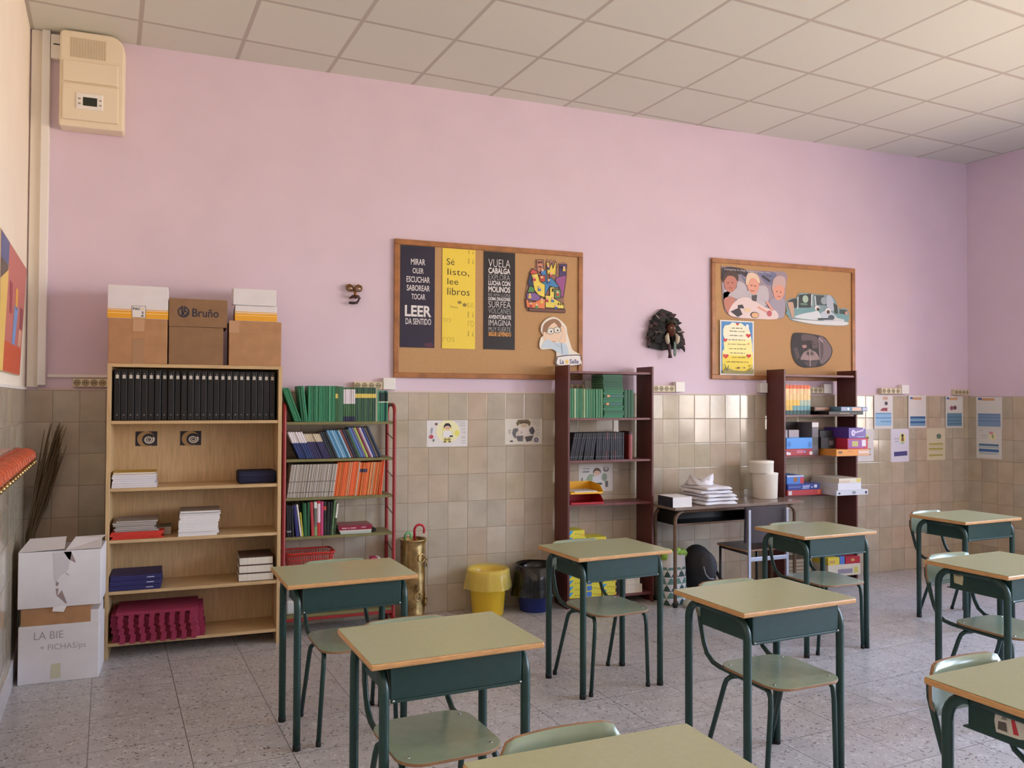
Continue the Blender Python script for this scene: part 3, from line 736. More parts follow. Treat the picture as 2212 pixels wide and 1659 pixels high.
# ------------------------------------------------------------------ coat rack and painting on the left wall
LWR = PI / 2 + PH
M_ORG = mat('orange_varnished_wood', (192, 84, 50), .35, noise=.08, scale=12)
t = thing('coat_rack', 'orange varnished wooden coat rack with brass knobs along the left wall', 'coat rack', (LW[0] + math.sin(PH) * 1.6, LW[1] - math.cos(PH) * 1.6, 1.165), LWR)
b = B(); b.box((-1.0, .98), (-.03, -.0085), (0, .10), M_ORG); b.obj('backboard', t, bevel=.004)
for i in range(18):
    x = .93 - i * .11
    b = B(); b.prism([(-.028, .095), (-.06, .098), (-.088, .092), (-.105, .074), (-.110, .045), (-.098, .036), (-.088, .058), (-.07, .066), (-.028, .05)], M_ORG, 'x', x - .027, x + .027); pg = b.obj('peg', t, bevel=.006)
    b = B(); b.ball((x, -.104, .024), .011, M_BRASS, 10); b.obj('knob', pg)
o = thing('painting', 'colourful abstract block painting on paper, pinned to the left wall above the coat rack', 'painting', (LW[0], LW[1], 1.66), LWR)
b = B(); b.prism([(-1.5, 0), (-.52, 0), (-.17, .645), (-1.5, .645)], C(206, 180, 150), 'y', -.013, -.002); b.obj('paper_sheet', o)
b = B(); y = -.0135
def F(pl, c): b.flat(pl, c, y)
F([(-1.14, .64), (-.175, .64), (-.48, .13), (-1.33, .13)], C(196, 118, 112)); y = -.0138
F([(-1.36, .15), (-.46, .15), (-.525, .003), (-1.40, .003)], C(204, 92, 62)); y = -.0140
F([(-1.5, .52), (-1.16, .52), (-1.36, .003), (-1.5, .003)], C(230, 196, 110)); F([(-1.5, .64), (-1.14, .64), (-1.18, .50), (-1.5, .42)], C(96, 104, 150)); y = -.0144
F([(-.86, .36), (-.66, .36), (-.84, .15), (-.98, .15)], C(126, 158, 214)); F([(-.80, .46), (-.68, .46), (-.72, .34), (-.82, .34)], C(234, 176, 80)); F([(-.55, .38), (-.36, .38), (-.42, .26), (-.58, .26)], C(150, 80, 90)); F([(-1.1, .46), (-.96, .46), (-1.0, .3), (-1.1, .3)], C(160, 70, 80)); F([(-.62, .25), (-.46, .25), (-.54, .16), (-.66, .16)], C(222, 176, 150))
b.obj('painted_blocks', o)

# ------------------------------------------------------------------ red tubular book rack
t = thing('book_rack', 'red tubular rack with olive shelves full of green, blue and orange books', 'book rack', (1.27, 0, 0))
RF, RBK = -.275, -.045
for s in (-1, 1):
    x = s * .362; r = .0125
    pts = [(x, RF - .03, .0), (x, RF, .10), (x, RF, 1.44)] + arc((RF + .06, 1.44), .06, PI, PI / 2, 6, 'yz', x) + arc((RBK - .06, 1.44), .06, PI / 2, 0, 6, 'yz', x) + [(x, RBK, .10), (x, RBK, 0.0)]
    b = B(); b.tube(pts, r, M_RED, 12); sf = b.obj('side_frame', t)
    for z in (1.28, 1.02, .77, .52, .27):
        b = B(); b.tube([(x, RF, z - .02), (x, RBK, z + .02)], .003, mat('dark_wire', (60, 40, 40), .5), 6); b.obj('wire_brace', sf)
RSH = [1.387, 1.144, .893, .640, .390, .133]
for z in RSH:
    b = B(); b.box((-.350, .350), (RF - .002, RBK + .004), (z - .018, z), M_OLIVE); b.obj('shelf', t, bevel=.001)
b = B(); b.box((-.36, .36), (RF - .006, RF + .006), (.094, .114), M_RED); b.obj('base_bar', t, bevel=.003)
b = B(); b.tube([(.345, RF + .02, .085), (.375, RF - .12, .02)], .0125, M_RED, 10); b.obj('foot', t)

_BM = {}
def book(name, label, x, y, z, t_, h, d, cover, group, lean=0.0, bands=(), pages=None):
    """upright book, spine towards -y, standing on z; bands: [(z0,z1,material)] on cover and spine"""
    pages = pages or M_PAGES
    key = (t_, h, d, cover.name, tuple((a, c, m.name) for a, c, m in bands), pages.name)
    if key in _BM:
        o = bpy.data.objects.new(name, _BM[key]); COL.objects.link(o)
    else:
        cuts = sorted({0, h} | {v for a, c, m in bands for v in (a, c)})
        b = B(); bt = .0016 if t_ > .007 else .0009
        for z0, z1 in zip(cuts, cuts[1:]):
            m = cover
            for a, c, mm in bands:
                if z0 >= a - 1e-6 and z1 <= c + 1e-6: m = mm
            b.box((0, bt), (.002, d), (z0, z1), m); b.box((t_ - bt, t_), (.002, d), (z0, z1), m)
            b.prism([(0, .003), (t_ * .18, .0008), (t_ * .5, 0), (t_ * .82, .0008), (t_, .003)], m, 'z', z0, z1)
        b.box((bt, t_ - bt), (.004, d - .003), (.003, h - .003), pages)
        o = b.obj(name); _BM[key] = o.data
    o.rotation_euler = (0, lean, 0)
    o.location = (x, y, z + (t_ * math.sin(lean) if lean > 0 else 0) + .0004)
    return tag(o, label, 'book', group)
def row(specs, x, y, z, where, group, name='book', jit=.004, tab=None):
    """specs: (count, thickness, height, depth, colour list, lean, bands, words)"""
    n = {}; prev = None
    for cnt, t_, h, d, cols, lean, bands, words in specs:
        for i in range(cnt):
            k = n.get(words, 0); n[words] = k + 1
            total = sum(q[0] for q in specs if q[7] == words)
            pre = ORD[k] + ' ' if total > 1 else ''
            lb = '%s%s%s on %s' % (pre, words, ' from left' if total > 1 else '', where)
            if prev is not None and prev > lean: x += h * (math.tan(prev) - math.tan(lean))
            prev = lean
            book(name, lb, x, y + random.uniform(-jit, jit), z, t_, h, d, cols[i % len(cols)], group, lean, bands)
            x += t_ / math.cos(lean) + .0005
    return x
G1, G2, G3, G4 = [mat('green_cover_%d' % i, c, .4) for i, c in enumerate([(34, 122, 84), (44, 136, 96), (26, 104, 72), (78, 160, 120)])]
DGR = mat('deep_green_cover', (34, 76, 58), .4); MGR = mat('moss_green_cover', (58, 104, 64), .4)
LBL = C(222, 216, 224); NV = C(30, 34, 70); YB = C(226, 204, 104)
# top shelf, green books
x = .930
row([(3, .0135, .232, .19, [G1, G2, G1], -.36, (), 'leaning bright green book'),
     (3, .0125, .235, .19, [G1, G3, G2], -.12, (), 'slightly tilted green book'),
     (16, .0106, .236, .19, [G2, G1, G1, G3, G2, G4, G1], .0, (), 'upright green book'),
     (1, .0155, .236, .19, [MGR], .0, ((.155, .185, YB),), 'green book with small yellow mark'),
     (4, .0085, .234, .19, [MGR, G3, MGR, G1], .0, (), 'mossy green book'),
     (6, .0125, .226, .19, [MGR], .0, ((.118, .215, LBL), (0, .034, NV)), 'green book with white upper spine'),
     (11, .0122, .228, .19, [DGR, DGR, MGR], .0, ((.158, .186, YB),), 'dark green yellow-banded book'),
     (2, .0085, .214, .19, [C(196, 190, 168), G4], .0, (), 'pale slim book'),
     (5, .0124, .206, .19, [G2, C(60, 130, 110), G1, C(30, 90, 100)], .0, ((.135, .195, C(20, 52, 48)), (.127, .135, C(206, 224, 200))), 'green book with dark upper spine')], .973, RF + .006, RSH[0], "the red rack's top shelf", 'green books on the red rack')
# second shelf, leaning blue books
CRM = C(206, 192, 170); LN = -.42
x = row([(6, .0140, .190, .17, [C(34, 54, 110)], LN, ((.112, .190, LBL),), 'leaning blue book with white upper spine'),
     (9, .0105, .176, .17, [C(52, 44, 96), C(44, 40, 84)], LN, ((.120, .176, CRM),), 'leaning purple book with cream upper spine'),
     (3, .0150, .186, .17, [C(34, 44, 54)], LN, (), 'leaning black book'),
     (6, .0125, .20, .17, [C(112, 164, 200), C(70, 130, 170), C(140, 186, 216)], LN, (), 'leaning light blue book')], 1.004, RF + .006, RSH[1], "the red rack's second shelf", 'books on the second shelf of the red rack')
for i, (c, w_) in enumerate([((120, 60, 50), 'dull red'), ((30, 40, 66), 'navy'), ((24, 30, 40), 'near black'), ((64, 104, 76), 'sage green'), ((84, 120, 190), 'cornflower blue'), ((96, 96, 140), 'greyish violet'), ((170, 190, 100), 'lime green'), ((120, 40, 60), 'wine red'), ((190, 180, 200), 'pale lilac'), ((40, 62, 130), 'royal blue'), ((90, 80, 74), 'brown'), ((30, 44, 62), 'thick slate blue')]):
    t_ = .0145 if i < 11 else .022
    x += .205 * .001
    book('book', 'leaning %s book towards the right end of the red rack second shelf' % w_, x, RF + .006, RSH[1], t_, .218 if i > 3 else .205, .17, C(*c, .35), 'books on the second shelf of the red rack', LN); x += t_ / math.cos(LN) + .0006
# third shelf, grey and orange books
GY = [C(176, 170, 162), C(160, 154, 146), C(188, 182, 176), C(150, 144, 136), C(200, 196, 190)]
ORA = [C(226, 112, 50), C(214, 96, 40), C(222, 128, 62), C(204, 104, 46), C(230, 100, 56)]
LN = .13
row([(30, .0094, .216, .17, GY, LN, ((.03, .034, C(90, 84, 78)), (.10, .106, C(120, 114, 106))), 'thin grey book'),
     (7, .0105, .226, .17, ORA, LN, (), 'plain orange book'),
     (2, .011, .226, .17, [C(220, 150, 110)], LN, (), 'peach coloured book'),
     (4, .0095, .228, .17, [ORA[4], ORA[0]], LN, (), 'vivid red-orange book'),
     (1, .009, .226, .17, [C(200, 180, 160)], LN, (), 'beige book among the orange ones'),
     (5, .0098, .22, .17, ORA, LN, ((.155, .178, C(70, 60, 90)),), 'orange book with blue spine square'),
     (9, .0095, .222, .17, [ORA[2], ORA[1], C(216, 160, 100), ORA[3], C(196, 170, 140)], LN, (), 'ochre orange book'),
     (2, .0098, .230, .17, [ORA[4]], .10, (), 'tall red-orange book')], .926, RF + .006, RSH[2], "the red rack's third shelf", 'books on the third shelf of the red rack')
# fourth shelf
z4 = RSH[3]
xs = .930; pv = None
for c, w_, t_, h, ln, bd in [((26, 28, 36), 'first black textbook', .0135, .20, -.03, ((.03, .04, C(150, 150, 160)),)), ((24, 26, 32), 'second black textbook', .0135, .20, -.03, ((.03, .04, C(150, 150, 160)),)), ((30, 32, 40), 'third black textbook', .0135, .202, -.05, ()), ((40, 42, 110), 'dark blue textbook', .020, .205, -.10, ()),
                             ((226, 224, 220), 'white textbook', .010, .21, -.13, ()), ((196, 184, 60), 'short yellow book', .009, .155, -.10, ()), ((30, 92, 56), 'green book', .022, .215, -.03, ()), ((24, 80, 50), 'darker green book', .016, .22, .0, ()), ((180, 62, 70), 'salmon red book', .018, .222, -.05, ()), ((110, 110, 104), 'grey speckled book', .018, .225, -.02, ((0, .06, C(130, 160, 110)), (.18, .22, C(220, 220, 214)))),
                             ((190, 48, 52), 'red book with a white label', .020, .228, -.01, ((.085, .21, C(220, 200, 210)),)), ((190, 66, 116), 'magenta book', .017, .222, .0, ()), ((34, 30, 30), 'black book with a red mark', .018, .22, .0, ((.165, .19, C(190, 70, 50)),)), ((26, 34, 32), 'thick black book', .018, .218, .03, ()), ((22, 28, 28), 'slim black book', .012, .216, .05, ()), ((92, 124, 82), 'leaning olive green book', .013, .226, .08, ()), ((50, 70, 44), 'leaning white-topped green book', .012, .205, .11, ((.11, .205, C(214, 214, 206)),))]:
    if pv is not None and pv > ln: xs += h * (math.tan(pv) - math.tan(ln))
    pv = ln
    book('textbook', '%s standing on the red rack fourth shelf' % w_, xs, RF + .006, z4, t_, h, .18, C(*c, .35), 'textbooks on the fourth shelf of the red rack', ln, bd)
    xs += t_ / math.cos(ln) + .0008
z = z4 + .0005
for nm, lab, c, h, x0, x1 in [('book', 'pale blue and cream book at the bottom of the flat pile on the red rack', (176, 190, 186), .014, 1.275, 1.48), ('book', 'white book in the middle of the flat pile on the red rack', (208, 200, 190), .010, 1.268, 1.482), ('book', 'thick crimson book on top of the flat pile on the red rack', (138, 34, 60), .030, 1.262, 1.486)]:
    o = slab(nm, lab, 'book', (x0, x1), (RF + .01, -.08), (z, z + h), C(*c, .3), M_PAGES, spine='front', group='flat books on the red rack')
    if h > .02:
        b = B()
        for a_, c_ in ((-.09, -.055), (-.048, -.040), (-.032, .004)): b.box((a_, c_), (-(-.08 - RF - .01) / 2 - .0008, -(-.08 - RF - .01) / 2), (.010, .016), C(220, 190, 200))
        b.box((.04, .07), (-(-.08 - RF - .01) / 2 - .0008, -(-.08 - RF - .01) / 2), (.012, .018), C(200, 160, 176)); 
        q = b.obj('spine_print', o)
    z += h + .0005
b = B(); b.tube([(0, 0, .012), (.0, .12, .012)], .012, M_BLACK, 10); tag(b.obj('roll', loc=(1.51, RF + .05, z4 + .0005)), 'small dark roll lying right of the flat books on the red rack', 'roll')
# basket
M_RP = mat('red_plastic', (200, 52, 44), .35)
t = thing('basket', 'red plastic lattice basket on the lowest visible shelf of the red rack', 'basket', (1.085, -.155, RSH[4] + .0005))
b = B(); out = rr2(.30, .20, .03, 4); inn = rr2(.285, .185, .024, 4)
b.tube([(x_ * 1.05, y_ * 1.05, .135) for x_, y_ in out], .006, M_RP, 8, closed=True); b.obj('rim', t)
b = B()
per = rr2(.285, .185, .03, 4); N = len(per)
def along(f):
    L_ = [0]
    for i in range(N): L_.append(L_[-1] + (Vector(per[(i + 1) % N]) - Vector(per[i])).length)
    q = f * L_[-1]
    for i in range(N):
        if L_[i + 1] >= q: return Vector(per[i]).lerp(Vector(per[(i + 1) % N]), (q - L_[i]) / max(1e-9, L_[i + 1] - L_[i]))
for k in range(60):
    p = along(k / 60); b.tube([(p.x * .9, p.y * .9, .002), (p.x * 1.1, p.y * 1.1, .135)], .0022, M_RP, 5)
for z in (.03, .06, .09, .115): b.tube([(x_ * (.9 + .2 * z / .135), y_ * (.9 + .2 * z / .135), z) for x_, y_ in per], .0022, M_RP, 5, closed=True)
b.obj('lattice_wall', t)
b = B(); b.prism(rr2(.26, .17, .03, 4), M_RP, 'z', 0, .004); b.obj('base', t)
slab('folder', 'flat grey folder on the red rack shelf beside the basket', 'folder', (1.30, 1.44), (RF + .01, -.07), (RSH[4] + .0005, RSH[4] + .055), C(120, 112, 108), M_PAGES, spine='none')
b = B(); b.box((-.032, .012), (-.04, .04), (0, .075), C(196, 60, 110), bev=.006); b.box((.012, .032), (-.04, .04), (0, .075), C(226, 224, 226), bev=.006)
tag(b.obj('eraser_box', loc=(1.52, -.19, RSH[4] + .0005)), 'small pink and white box at the right end of the basket shelf', 'box')
b = B(); b.box((-.035, .035), (-.08, .08), (0, .092), C(206, 208, 210), bev=.012); tag(b.obj('plastic_tub', loc=(.965, -.17, RSH[5] + .0005)), 'white tub on the bottom shelf of the red rack, seen between desk legs', 'tub')

# ------------------------------------------------------------------ two dark open bookcases
def open_case(label, x0, x1, depth, top, shelves):
    cx = (x0 + x1) / 2; t = thing('open_bookcase', label, 'bookcase', (cx, 0, 0)); w = (x1 - x0) / 2
    for s in (-1, 1):
        b = B(); b.box((s * w - (.016 if s > 0 else 0), s * w + (.016 if s < 0 else 0)), (-depth, -.027), (0, top), M_MAHOG); b.obj('side_panel', t, bevel=.001)
    for z in shelves:
        b = B(); b.box((-w + .016, w - .016), (-depth + .012, -.029), (z - .017, z), M_MAHOGH); b.obj('shelf', t, bevel=.001)
    return t
D3, D4 = .264, .25
S3 = [1.752, 1.404, 1.089, .763, .440, .072]
S4 = [1.757, 1.424, 1.083, .758, .42, .072]
open_case('dark mahogany open bookcase holding green books and yellow boxes', 2.932, 3.656, D3, 1.797, S3)
open_case('dark mahogany open bookcase holding board games, below the smaller cork board', 4.896, 5.665, D4, 1.80, S4)
# green exercise books
GA = [C(70, 140, 104), C(50, 122, 88), C(96, 160, 122), C(40, 106, 76), C(126, 176, 132)]
x = row([(5, .0075, .218, .17, GA, 0, (), 'slim green book before the cream one'), (1, .0075, .218, .17, [C(214, 220, 190)], 0, (), 'upright cream book'), (8, .0075, .218, .17, GA[1:] + GA[:1], 0, (), 'slim green book after the cream one'), (1, .0075, .217, .17, [C(206, 210, 160)], 0, (), 'upright pale yellow-green book'),
         (19, .0075, .216, .17, GA[2:] + GA[:2], 0, (), 'slim green book after the yellow-green one')], 2.952, -D3 + .008, S3[1], "the dark bookcase's upper shelf", 'green books in the dark bookcase', jit=.003)
z = S3[1] + .0005; XS = x + .006
for i in range(17):
    h = .0185 if i not in (5, 8) else .021
    wv = random.uniform(-.004, .004) + (0.0 if i < 12 else -.006)
    o = slab('book', '%s green book from the bottom of the flat pile in the dark bookcase' % ORD[i], 'book', (XS + wv, XS + .165 + wv), (-D3 + .006 + random.uniform(-.004, .004), -.06), (z, z + h), [C(40, 118, 80), C(34, 106, 70), C(30, 92, 62)][i % 3] if i < 12 else C(26, 84, 56), C(110, 160, 124), spine='front', group='flat green books in the dark bookcase')
    if i in (5, 8):
        b = B(); yf = -(-.06 + D3 - .006) / 2 - .003
        b.box((-.058, -.036), (yf, yf + .006), (.003, .018), C(226, 160, 110)); b.box((-.034, .07), (yf, yf + .006), (.007, .013), C(80, 124, 150)); b.obj('spine_label', o)
    z += h + .0004
row([(3, .027, .212, .17, [C(34, 90, 60), C(28, 78, 52)], 0, (), 'broad dark green book')], XS + .174, -D3 + .010, S3[1], "the dark bookcase right of the flat pile", 'green books in the dark bookcase', jit=.002)
# dark encyclopaedias
for k, (n_, ln) in enumerate([(11, .17), (8, .06), (6, .02)]):
    pass
xe = 2.952; pv = None
for i in range(25):
    ln = .20 if i < 6 else (.14 if i < 11 else (.05 if i < 18 else .01))
    col = C(15, 16, 25, .45) if i not in (16, 20) else C(70, 26, 40, .35)
    t_ = .0158
    if pv is not None and pv > ln: xe += .205 * (math.tan(pv) - math.tan(ln))
    pv = ln
    book('book', '%s dark encyclopaedia volume from the left in the dark bookcase' % ORD[i], xe, -D3 + .012 + random.uniform(-.002, .002), S3[2], t_, .205, .15, col, 'dark encyclopaedia volumes', ln, ((.165, .1672, C(110, 110, 130)), (.0235, .026, C(120, 120, 140)), (.07, .15, C(36, 36, 50))))
    xe += t_ / math.cos(ln) + .0006
book('book', 'thick red book at the right end of the dark encyclopaedia row', xe + .045, -D3 + .012, S3[2], .030, .212, .15, C(130, 40, 42, .35), None, 0, ((.19, .212, C(50, 20, 24)),))
# letter trays
def tray(name, label, z, col, x0, x1):
    m = mat(name + '_' + col[0], col[1], .35); t = thing('letter_tray', label, 'letter tray', ((x0 + x1) / 2, -.145, z), group='letter trays'); w = (x1 - x0) / 2
    b = B(); b.box((-w, w), (-.11, .11), (0, .003), m); b.obj('base', t)
    b = B(); b.box((-w, w), (.107, .11), (0, .075), m)
    for s in (-1, 1):
        pl = [(-.11, 0), (-.11, .018), (-.06, .062), (.11, .075), (.11, 0)]
        b.prism(pl, m, 'x', s * w - .0015, s * w + .0015)
    b.obj('side_wall', t)
    b = B(); b.box((-w, w), (-.115, -.108), (0, .014), m); b.obj('front_lip', t, bevel=.002)
    return t
tray('tray', 'red plastic letter tray at the bottom, under the yellow tray in the dark bookcase', S3[3] + .0005, ('red', (176, 32, 44)), 2.962, 3.232)
tray('tray', 'yellow plastic letter tray stacked on the red tray in the dark bookcase', S3[3] + .0765, ('yellow', (236, 178, 34)), 2.958, 3.226)
slab('paper_stack', 'thin sheaf of paper lying in the yellow letter tray', 'paper', (3.0, 3.19), (-.24, -.06), (S3[3] + .0805, S3[3] + .095), M_PAPER)
# yellow boxes
YBX = mat('yellow_card', (220, 212, 66), .5); BLC = C(60, 160, 214)
def ybox(label, x, z, w=.132, d=.16, h=.044, rz=0, corner=True, y=-.165):
    o = thing('modelling_clay_box', label, 'box', (x, y, z), rz, 'small yellow boxes in the dark bookcase')
    b = B(); b.box((-w / 2, w / 2), (-d / 2, d / 2), (0, h), YBX); b.obj('carton_body', o, bevel=.001)
    b = B(); yf = -d / 2 - .0006
    if corner: b.flat([(-w / 2, h * .98), (-w / 2 + .034, h * .98), (-w / 2, .010)], BLC, yf)
    else: b.flat([(-w / 2 + .01, .004), (-w / 2 + .05, .004), (-w / 2 + .05, h * .9), (-w / 2 + .01, h * .9)], C(70, 120, 200), yf)
    for dx in (-.012, .004, .02, .036): b.disc(dx, h * .42 + .004 * math.sin(dx * 300), .004, .006, C(150, 140, 60), yf, 8)
    b.disc(.052, h * .3, .009, .010, C(226, 170, 50), yf, 10)
    b.obj('printed_front', o); return o
zz = S3[4] + .0005
ybox('yellow box at the bottom left of the small pile on the dark bookcase lower shelf', 3.018, zz); ybox('tallest-standing yellow box, on top of the left pile on the dark bookcase lower shelf', 3.018, zz + .0815, w=.125, h=.05)
ybox('yellow box in the middle of the left pile on the dark bookcase lower shelf', 3.022, zz + .0445, w=.14, h=.0365)
ybox('yellow box lying second from the left on the dark bookcase lower shelf', 3.175, zz, w=.15); ybox('yellow box with a blue end on top, second pile of the dark bookcase lower shelf', 3.185, zz + .0445, w=.15, h=.028, corner=False)
zb = S3[5] + .0005
for c, (xx, nm, w) in enumerate([(3.02, 'left', .125), (3.155, 'middle', .13), (3.285, 'right', .105)]):
    for i in range(4 if c == 0 else 3):
        ybox('%s yellow box up in the %s pile on the bottom shelf of the dark bookcase' % (ORD[i], nm), xx + random.uniform(-.002, .002), zb + i * .0445, w=w, corner=(c != 1))
for i, h in enumerate((.062, .036, .036)):
    slab('book', ('thick lowest', 'middle', 'topmost')[i] + ' white book of the pile on the bottom shelf of the dark bookcase', 'book', (3.43 + (.0 if i else -.0), 3.575 - (.02 if i else 0)), (-.235, -.07), (zb, zb + h), C(206, 202, 200), M_PAGES, spine='none', group='white books on the bottom shelf'); zb += h + .0005
zb = S3[5]
book('book', 'brown book standing beside the white pile on the bottom shelf of the dark bookcase', 3.404, -.235, zb, .016, .185, .15, C(110, 58, 40), None)
for i in range(3): book('book', '%s black book left of the brown book on the bottom shelf of the dark bookcase' % ORD[i], 3.346 + i * .0175, -.235, zb, .017, .17 - .008 * i, .15, C(30, 28, 32), 'black books on the bottom shelf')

# ------------------------------------------------------------------ board games in the right bookcase
def gbox(label, x, y, z, col, prints=(), rz=0, name='board_game_box', group=None):
    w, d, h = x[1] - x[0], y[1] - y[0], z[1] - z[0]
    o = thing(name, label, 'box', ((x[0] + x[1]) / 2, (y[0] + y[1]) / 2, z[0]), rz, group)
    b = B(); b.box((-w / 2, w / 2), (-d / 2, d / 2), (0, h), C(*col, .4)); b.obj('carton_body', o, bevel=.0015)
    if prints:
        b = B()
        for k, p in enumerate(prints):
            yy = -d / 2 - .0006 - .0002 * k
            if p[0] == 'r': b.flat([(-w / 2 + p[1] * w, p[3] * h), (-w / 2 + p[2] * w, p[3] * h), (-w / 2 + p[2] * w, p[4] * h), (-w / 2 + p[1] * w, p[4] * h)], C(*p[5], .4), yy)
            elif p[0] == 'd': b.disc(-w / 2 + p[1] * w, p[2] * h, p[3], p[4], C(*p[5], .4), yy, 14)
            elif p[0] == 'w':
                P_w = [(-w / 2 + (p[1] + (p[2] - p[1]) * q / 24) * w, (p[3] + p[4] * math.sin(q * 1.15) + p[6] * q / 24) * h) for q in range(25)]
                for (ax, az), (bx, bz) in zip(P_w, P_w[1:]): b.flat([(ax, az - p[5]), (bx, bz - p[5]), (bx, bz + p[5]), (ax, az + p[5])], C(*p[7], .4), yy)
            elif p[0] == 't': b.text(p[1], -w / 2 + p[2] * w, -w / 2 + p[3] * w, p[4] * h, p[5] * h, C(*p[6], .4), yy, .02)
        b.obj('printed_side', o)
    return o
# comics, their spines fading from orange to teal
for i in range(7):
    t_ = .0365; h = .246
    bd = ((0, .035, C(50, 84, 84)), (.035, .075, C(112, 160, 168) if i > 1 else C(214, 180, 90)), (.075, .12, C(170, 190, 170) if i > 3 else C(228, 190, 90)), (.12, .17, C(232, 200, 140)), (.17, .215, C(236, 190, 140) if i % 2 else C(240, 210, 160)), (.215, h, C(220, 108, 70)))
    book('comic_album', '%s comic album from the left, orange to teal spine, in the games bookcase' % ORD[i], 4.915 + i * .0368, -D4 + .004, S4[1], t_ - .0004, h, .18, C(220, 180, 120), 'comic albums with orange to teal spines', 0, bd)
gbox('flat black game box, bottom of the right pile beside the comic albums', (5.262, 5.625), (-.36, -.06), (S4[1] + .0005, S4[1] + .029), (38, 32, 32), (('r', .3, .6, .3, .5, (150, 120, 110)),))
gbox('flat brown game box lying on the black one beside the comic albums', (5.19, 5.36), (-.27, -.06), (S4[1] + .030, S4[1] + .066), (96, 70, 56), (('r', .1, .9, .3, .8, (170, 130, 100)),))
gbox('blue and peach game box jutting out past the side of the games bookcase', (5.365, 5.645), (-.385, -.09), (S4[1] + .030, S4[1] + .067), (84, 130, 160), (('r', .02, .2, .15, .9, (150, 150, 180)), ('d', .27, .5, .012, .012, (220, 230, 235)), ('r', .42, .76, .1, .85, (216, 170, 150)), ('r', .82, .97, .2, .85, (190, 180, 210))))
z = S4[2] + .0005
gbox('red game box with white marks under the blue box in the games bookcase', (4.918, 5.19), (-.245, -.05), (z, z + .058), (170, 44, 56), (('d', .06, .35, .012, .014, (236, 226, 228)), ('d', .14, .3, .012, .012, (236, 226, 228)), ('d', .94, .35, .018, .016, (232, 220, 222)), ('r', .4, .66, .35, .8, (200, 110, 130)), ('r', .68, .74, .4, .7, (150, 150, 210))))
gbox('bright blue game box lying on the red one in the games bookcase', (4.922, 5.186), (-.248, -.06), (z + .0585, z + .149), (72, 150, 232), (('d', .1, .4, .02, .025, (50, 120, 205)), ('d', .9, .35, .02, .025, (50, 120, 205))))
gbox('small grey box, left one of two behind the blue game box', (4.920, 4.972), (-.20, -.04), (z + .1495, z + .213), (160, 152, 156))
gbox('small grey box, right one of two behind the blue game box', (4.985, 5.09), (-.20, -.04), (z + .1495, z + .213), (164, 154, 160))
gbox('tall dark box standing against the wall behind the grey boxes', (5.075, 5.21), (-.045, -.016), (z + .1495, z + .275), (62, 56, 50))
gbox('grey and white puzzle box standing upright in the middle of the games shelf', (5.196, 5.262), (-.235, -.05), (z, z + .275), (120, 114, 122), (('r', 0, 1, .86, 1, (222, 216, 214)), ('r', .1, .9, .3, .55, (90, 100, 96))))
gbox('big black game box lying between the puzzle box and the orange box', (5.268, 5.42), (-.26, -.05), (z + .056, z + .150), (38, 38, 42), (('r', .55, .85, .3, .7, (110, 106, 110)),))
gbox('black game box on top of the big black one on the games shelf', (5.272, 5.41), (-.24, -.05), (z + .1505, z + .205), (44, 42, 44))
gbox('orange game box at the bottom of the pile jutting from the games bookcase', (5.30, 5.645), (-.40, -.06), (z, z + .055), (226, 150, 64), (('r', .06, .18, .4, .75, (120, 84, 50)), ('r', .35, .5, .6, .75, (200, 120, 50)), ('r', .66, 1, .1, .95, (214, 170, 140)), ('r', .68, 1, .45, .6, (240, 230, 226))))
gbox('magenta game box with a rounded red border, on the orange box in the games bookcase', (5.43, 5.64), (-.395, -.10), (z + .0555, z + .145), (190, 50, 80), (('r', .04, .8, .12, .88, (150, 80, 160)), ('r', .22, .52, .25, .75, (190, 180, 110)), ('r', .7, .9, .25, .85, (226, 220, 232))), -.03)
gbox('purple game box with white lettering, topmost of the pile in the games bookcase', (5.425, 5.615), (-.395, -.12), (z + .1455, z + .232), (86, 60, 150), (('d', .26, .52, .020, .026, (220, 206, 236)), ('d', .27, .52, .011, .016, (150, 120, 190)), ('w', .36, .86, .55, .07, .0055, .22, (214, 200, 232)), ('r', .5, .9, .1, .16, (180, 170, 210)), ('r', .8, .98, .9, .99, (220, 200, 230))), .05)
z = S4[3] + .0005
gbox('red game box with orange ring, bottom of the left pile in the games bookcase', (4.915, 5.262), (-.27, -.04), (z, z + .0445), (176, 52, 58), (('r', .02, .12, .1, .85, (206, 196, 200)), ('d', .92, .55, .016, .016, (226, 130, 70)), ('d', .92, .55, .009, .009, (176, 52, 58))))
gbox('dark blue game box with white lettering on the red one in the games bookcase', (4.918, 5.245), (-.268, -.04), (z + .045, z + .0935), (38, 58, 140), (('r', .04, .40, .45, .55, (120, 150, 210)), ('w', .46, .68, .5, .18, .006, .05, (196, 206, 240)), ('w', .44, .66, .22, .06, .0025, .0, (170, 184, 230)), ('r', .72, .78, .3, .5, (170, 180, 220)), ('r', .82, .91, .3, .8, (220, 226, 240))))
gbox('small light blue and red game box on the dark blue one in the games bookcase', (4.915, 5.085), (-.262, -.04), (z + .094, z + .165), (64, 124, 206), (('r', .78, 1, .05, .75, (190, 50, 60)), ('d', .5, .5, .022, .022, (150, 96, 50)), ('r', 0, 1, .84, 1, (206, 206, 222))))
gbox('wide white game box with dark corner marks at the bottom of the right pile', (5.30, 5.635), (-.40, -.05), (z, z + .042), (212, 216, 226), (('r', .06, .12, .25, .6, (60, 60, 64)), ('d', .55, .5, .022, .013, (140, 146, 156)), ('r', .9, .96, .2, .7, (50, 54, 60))))
gbox('plain white box in the middle of the right pile in the games bookcase', (5.33, 5.575), (-.385, -.06), (z + .0425, z + .100), (222, 224, 232))
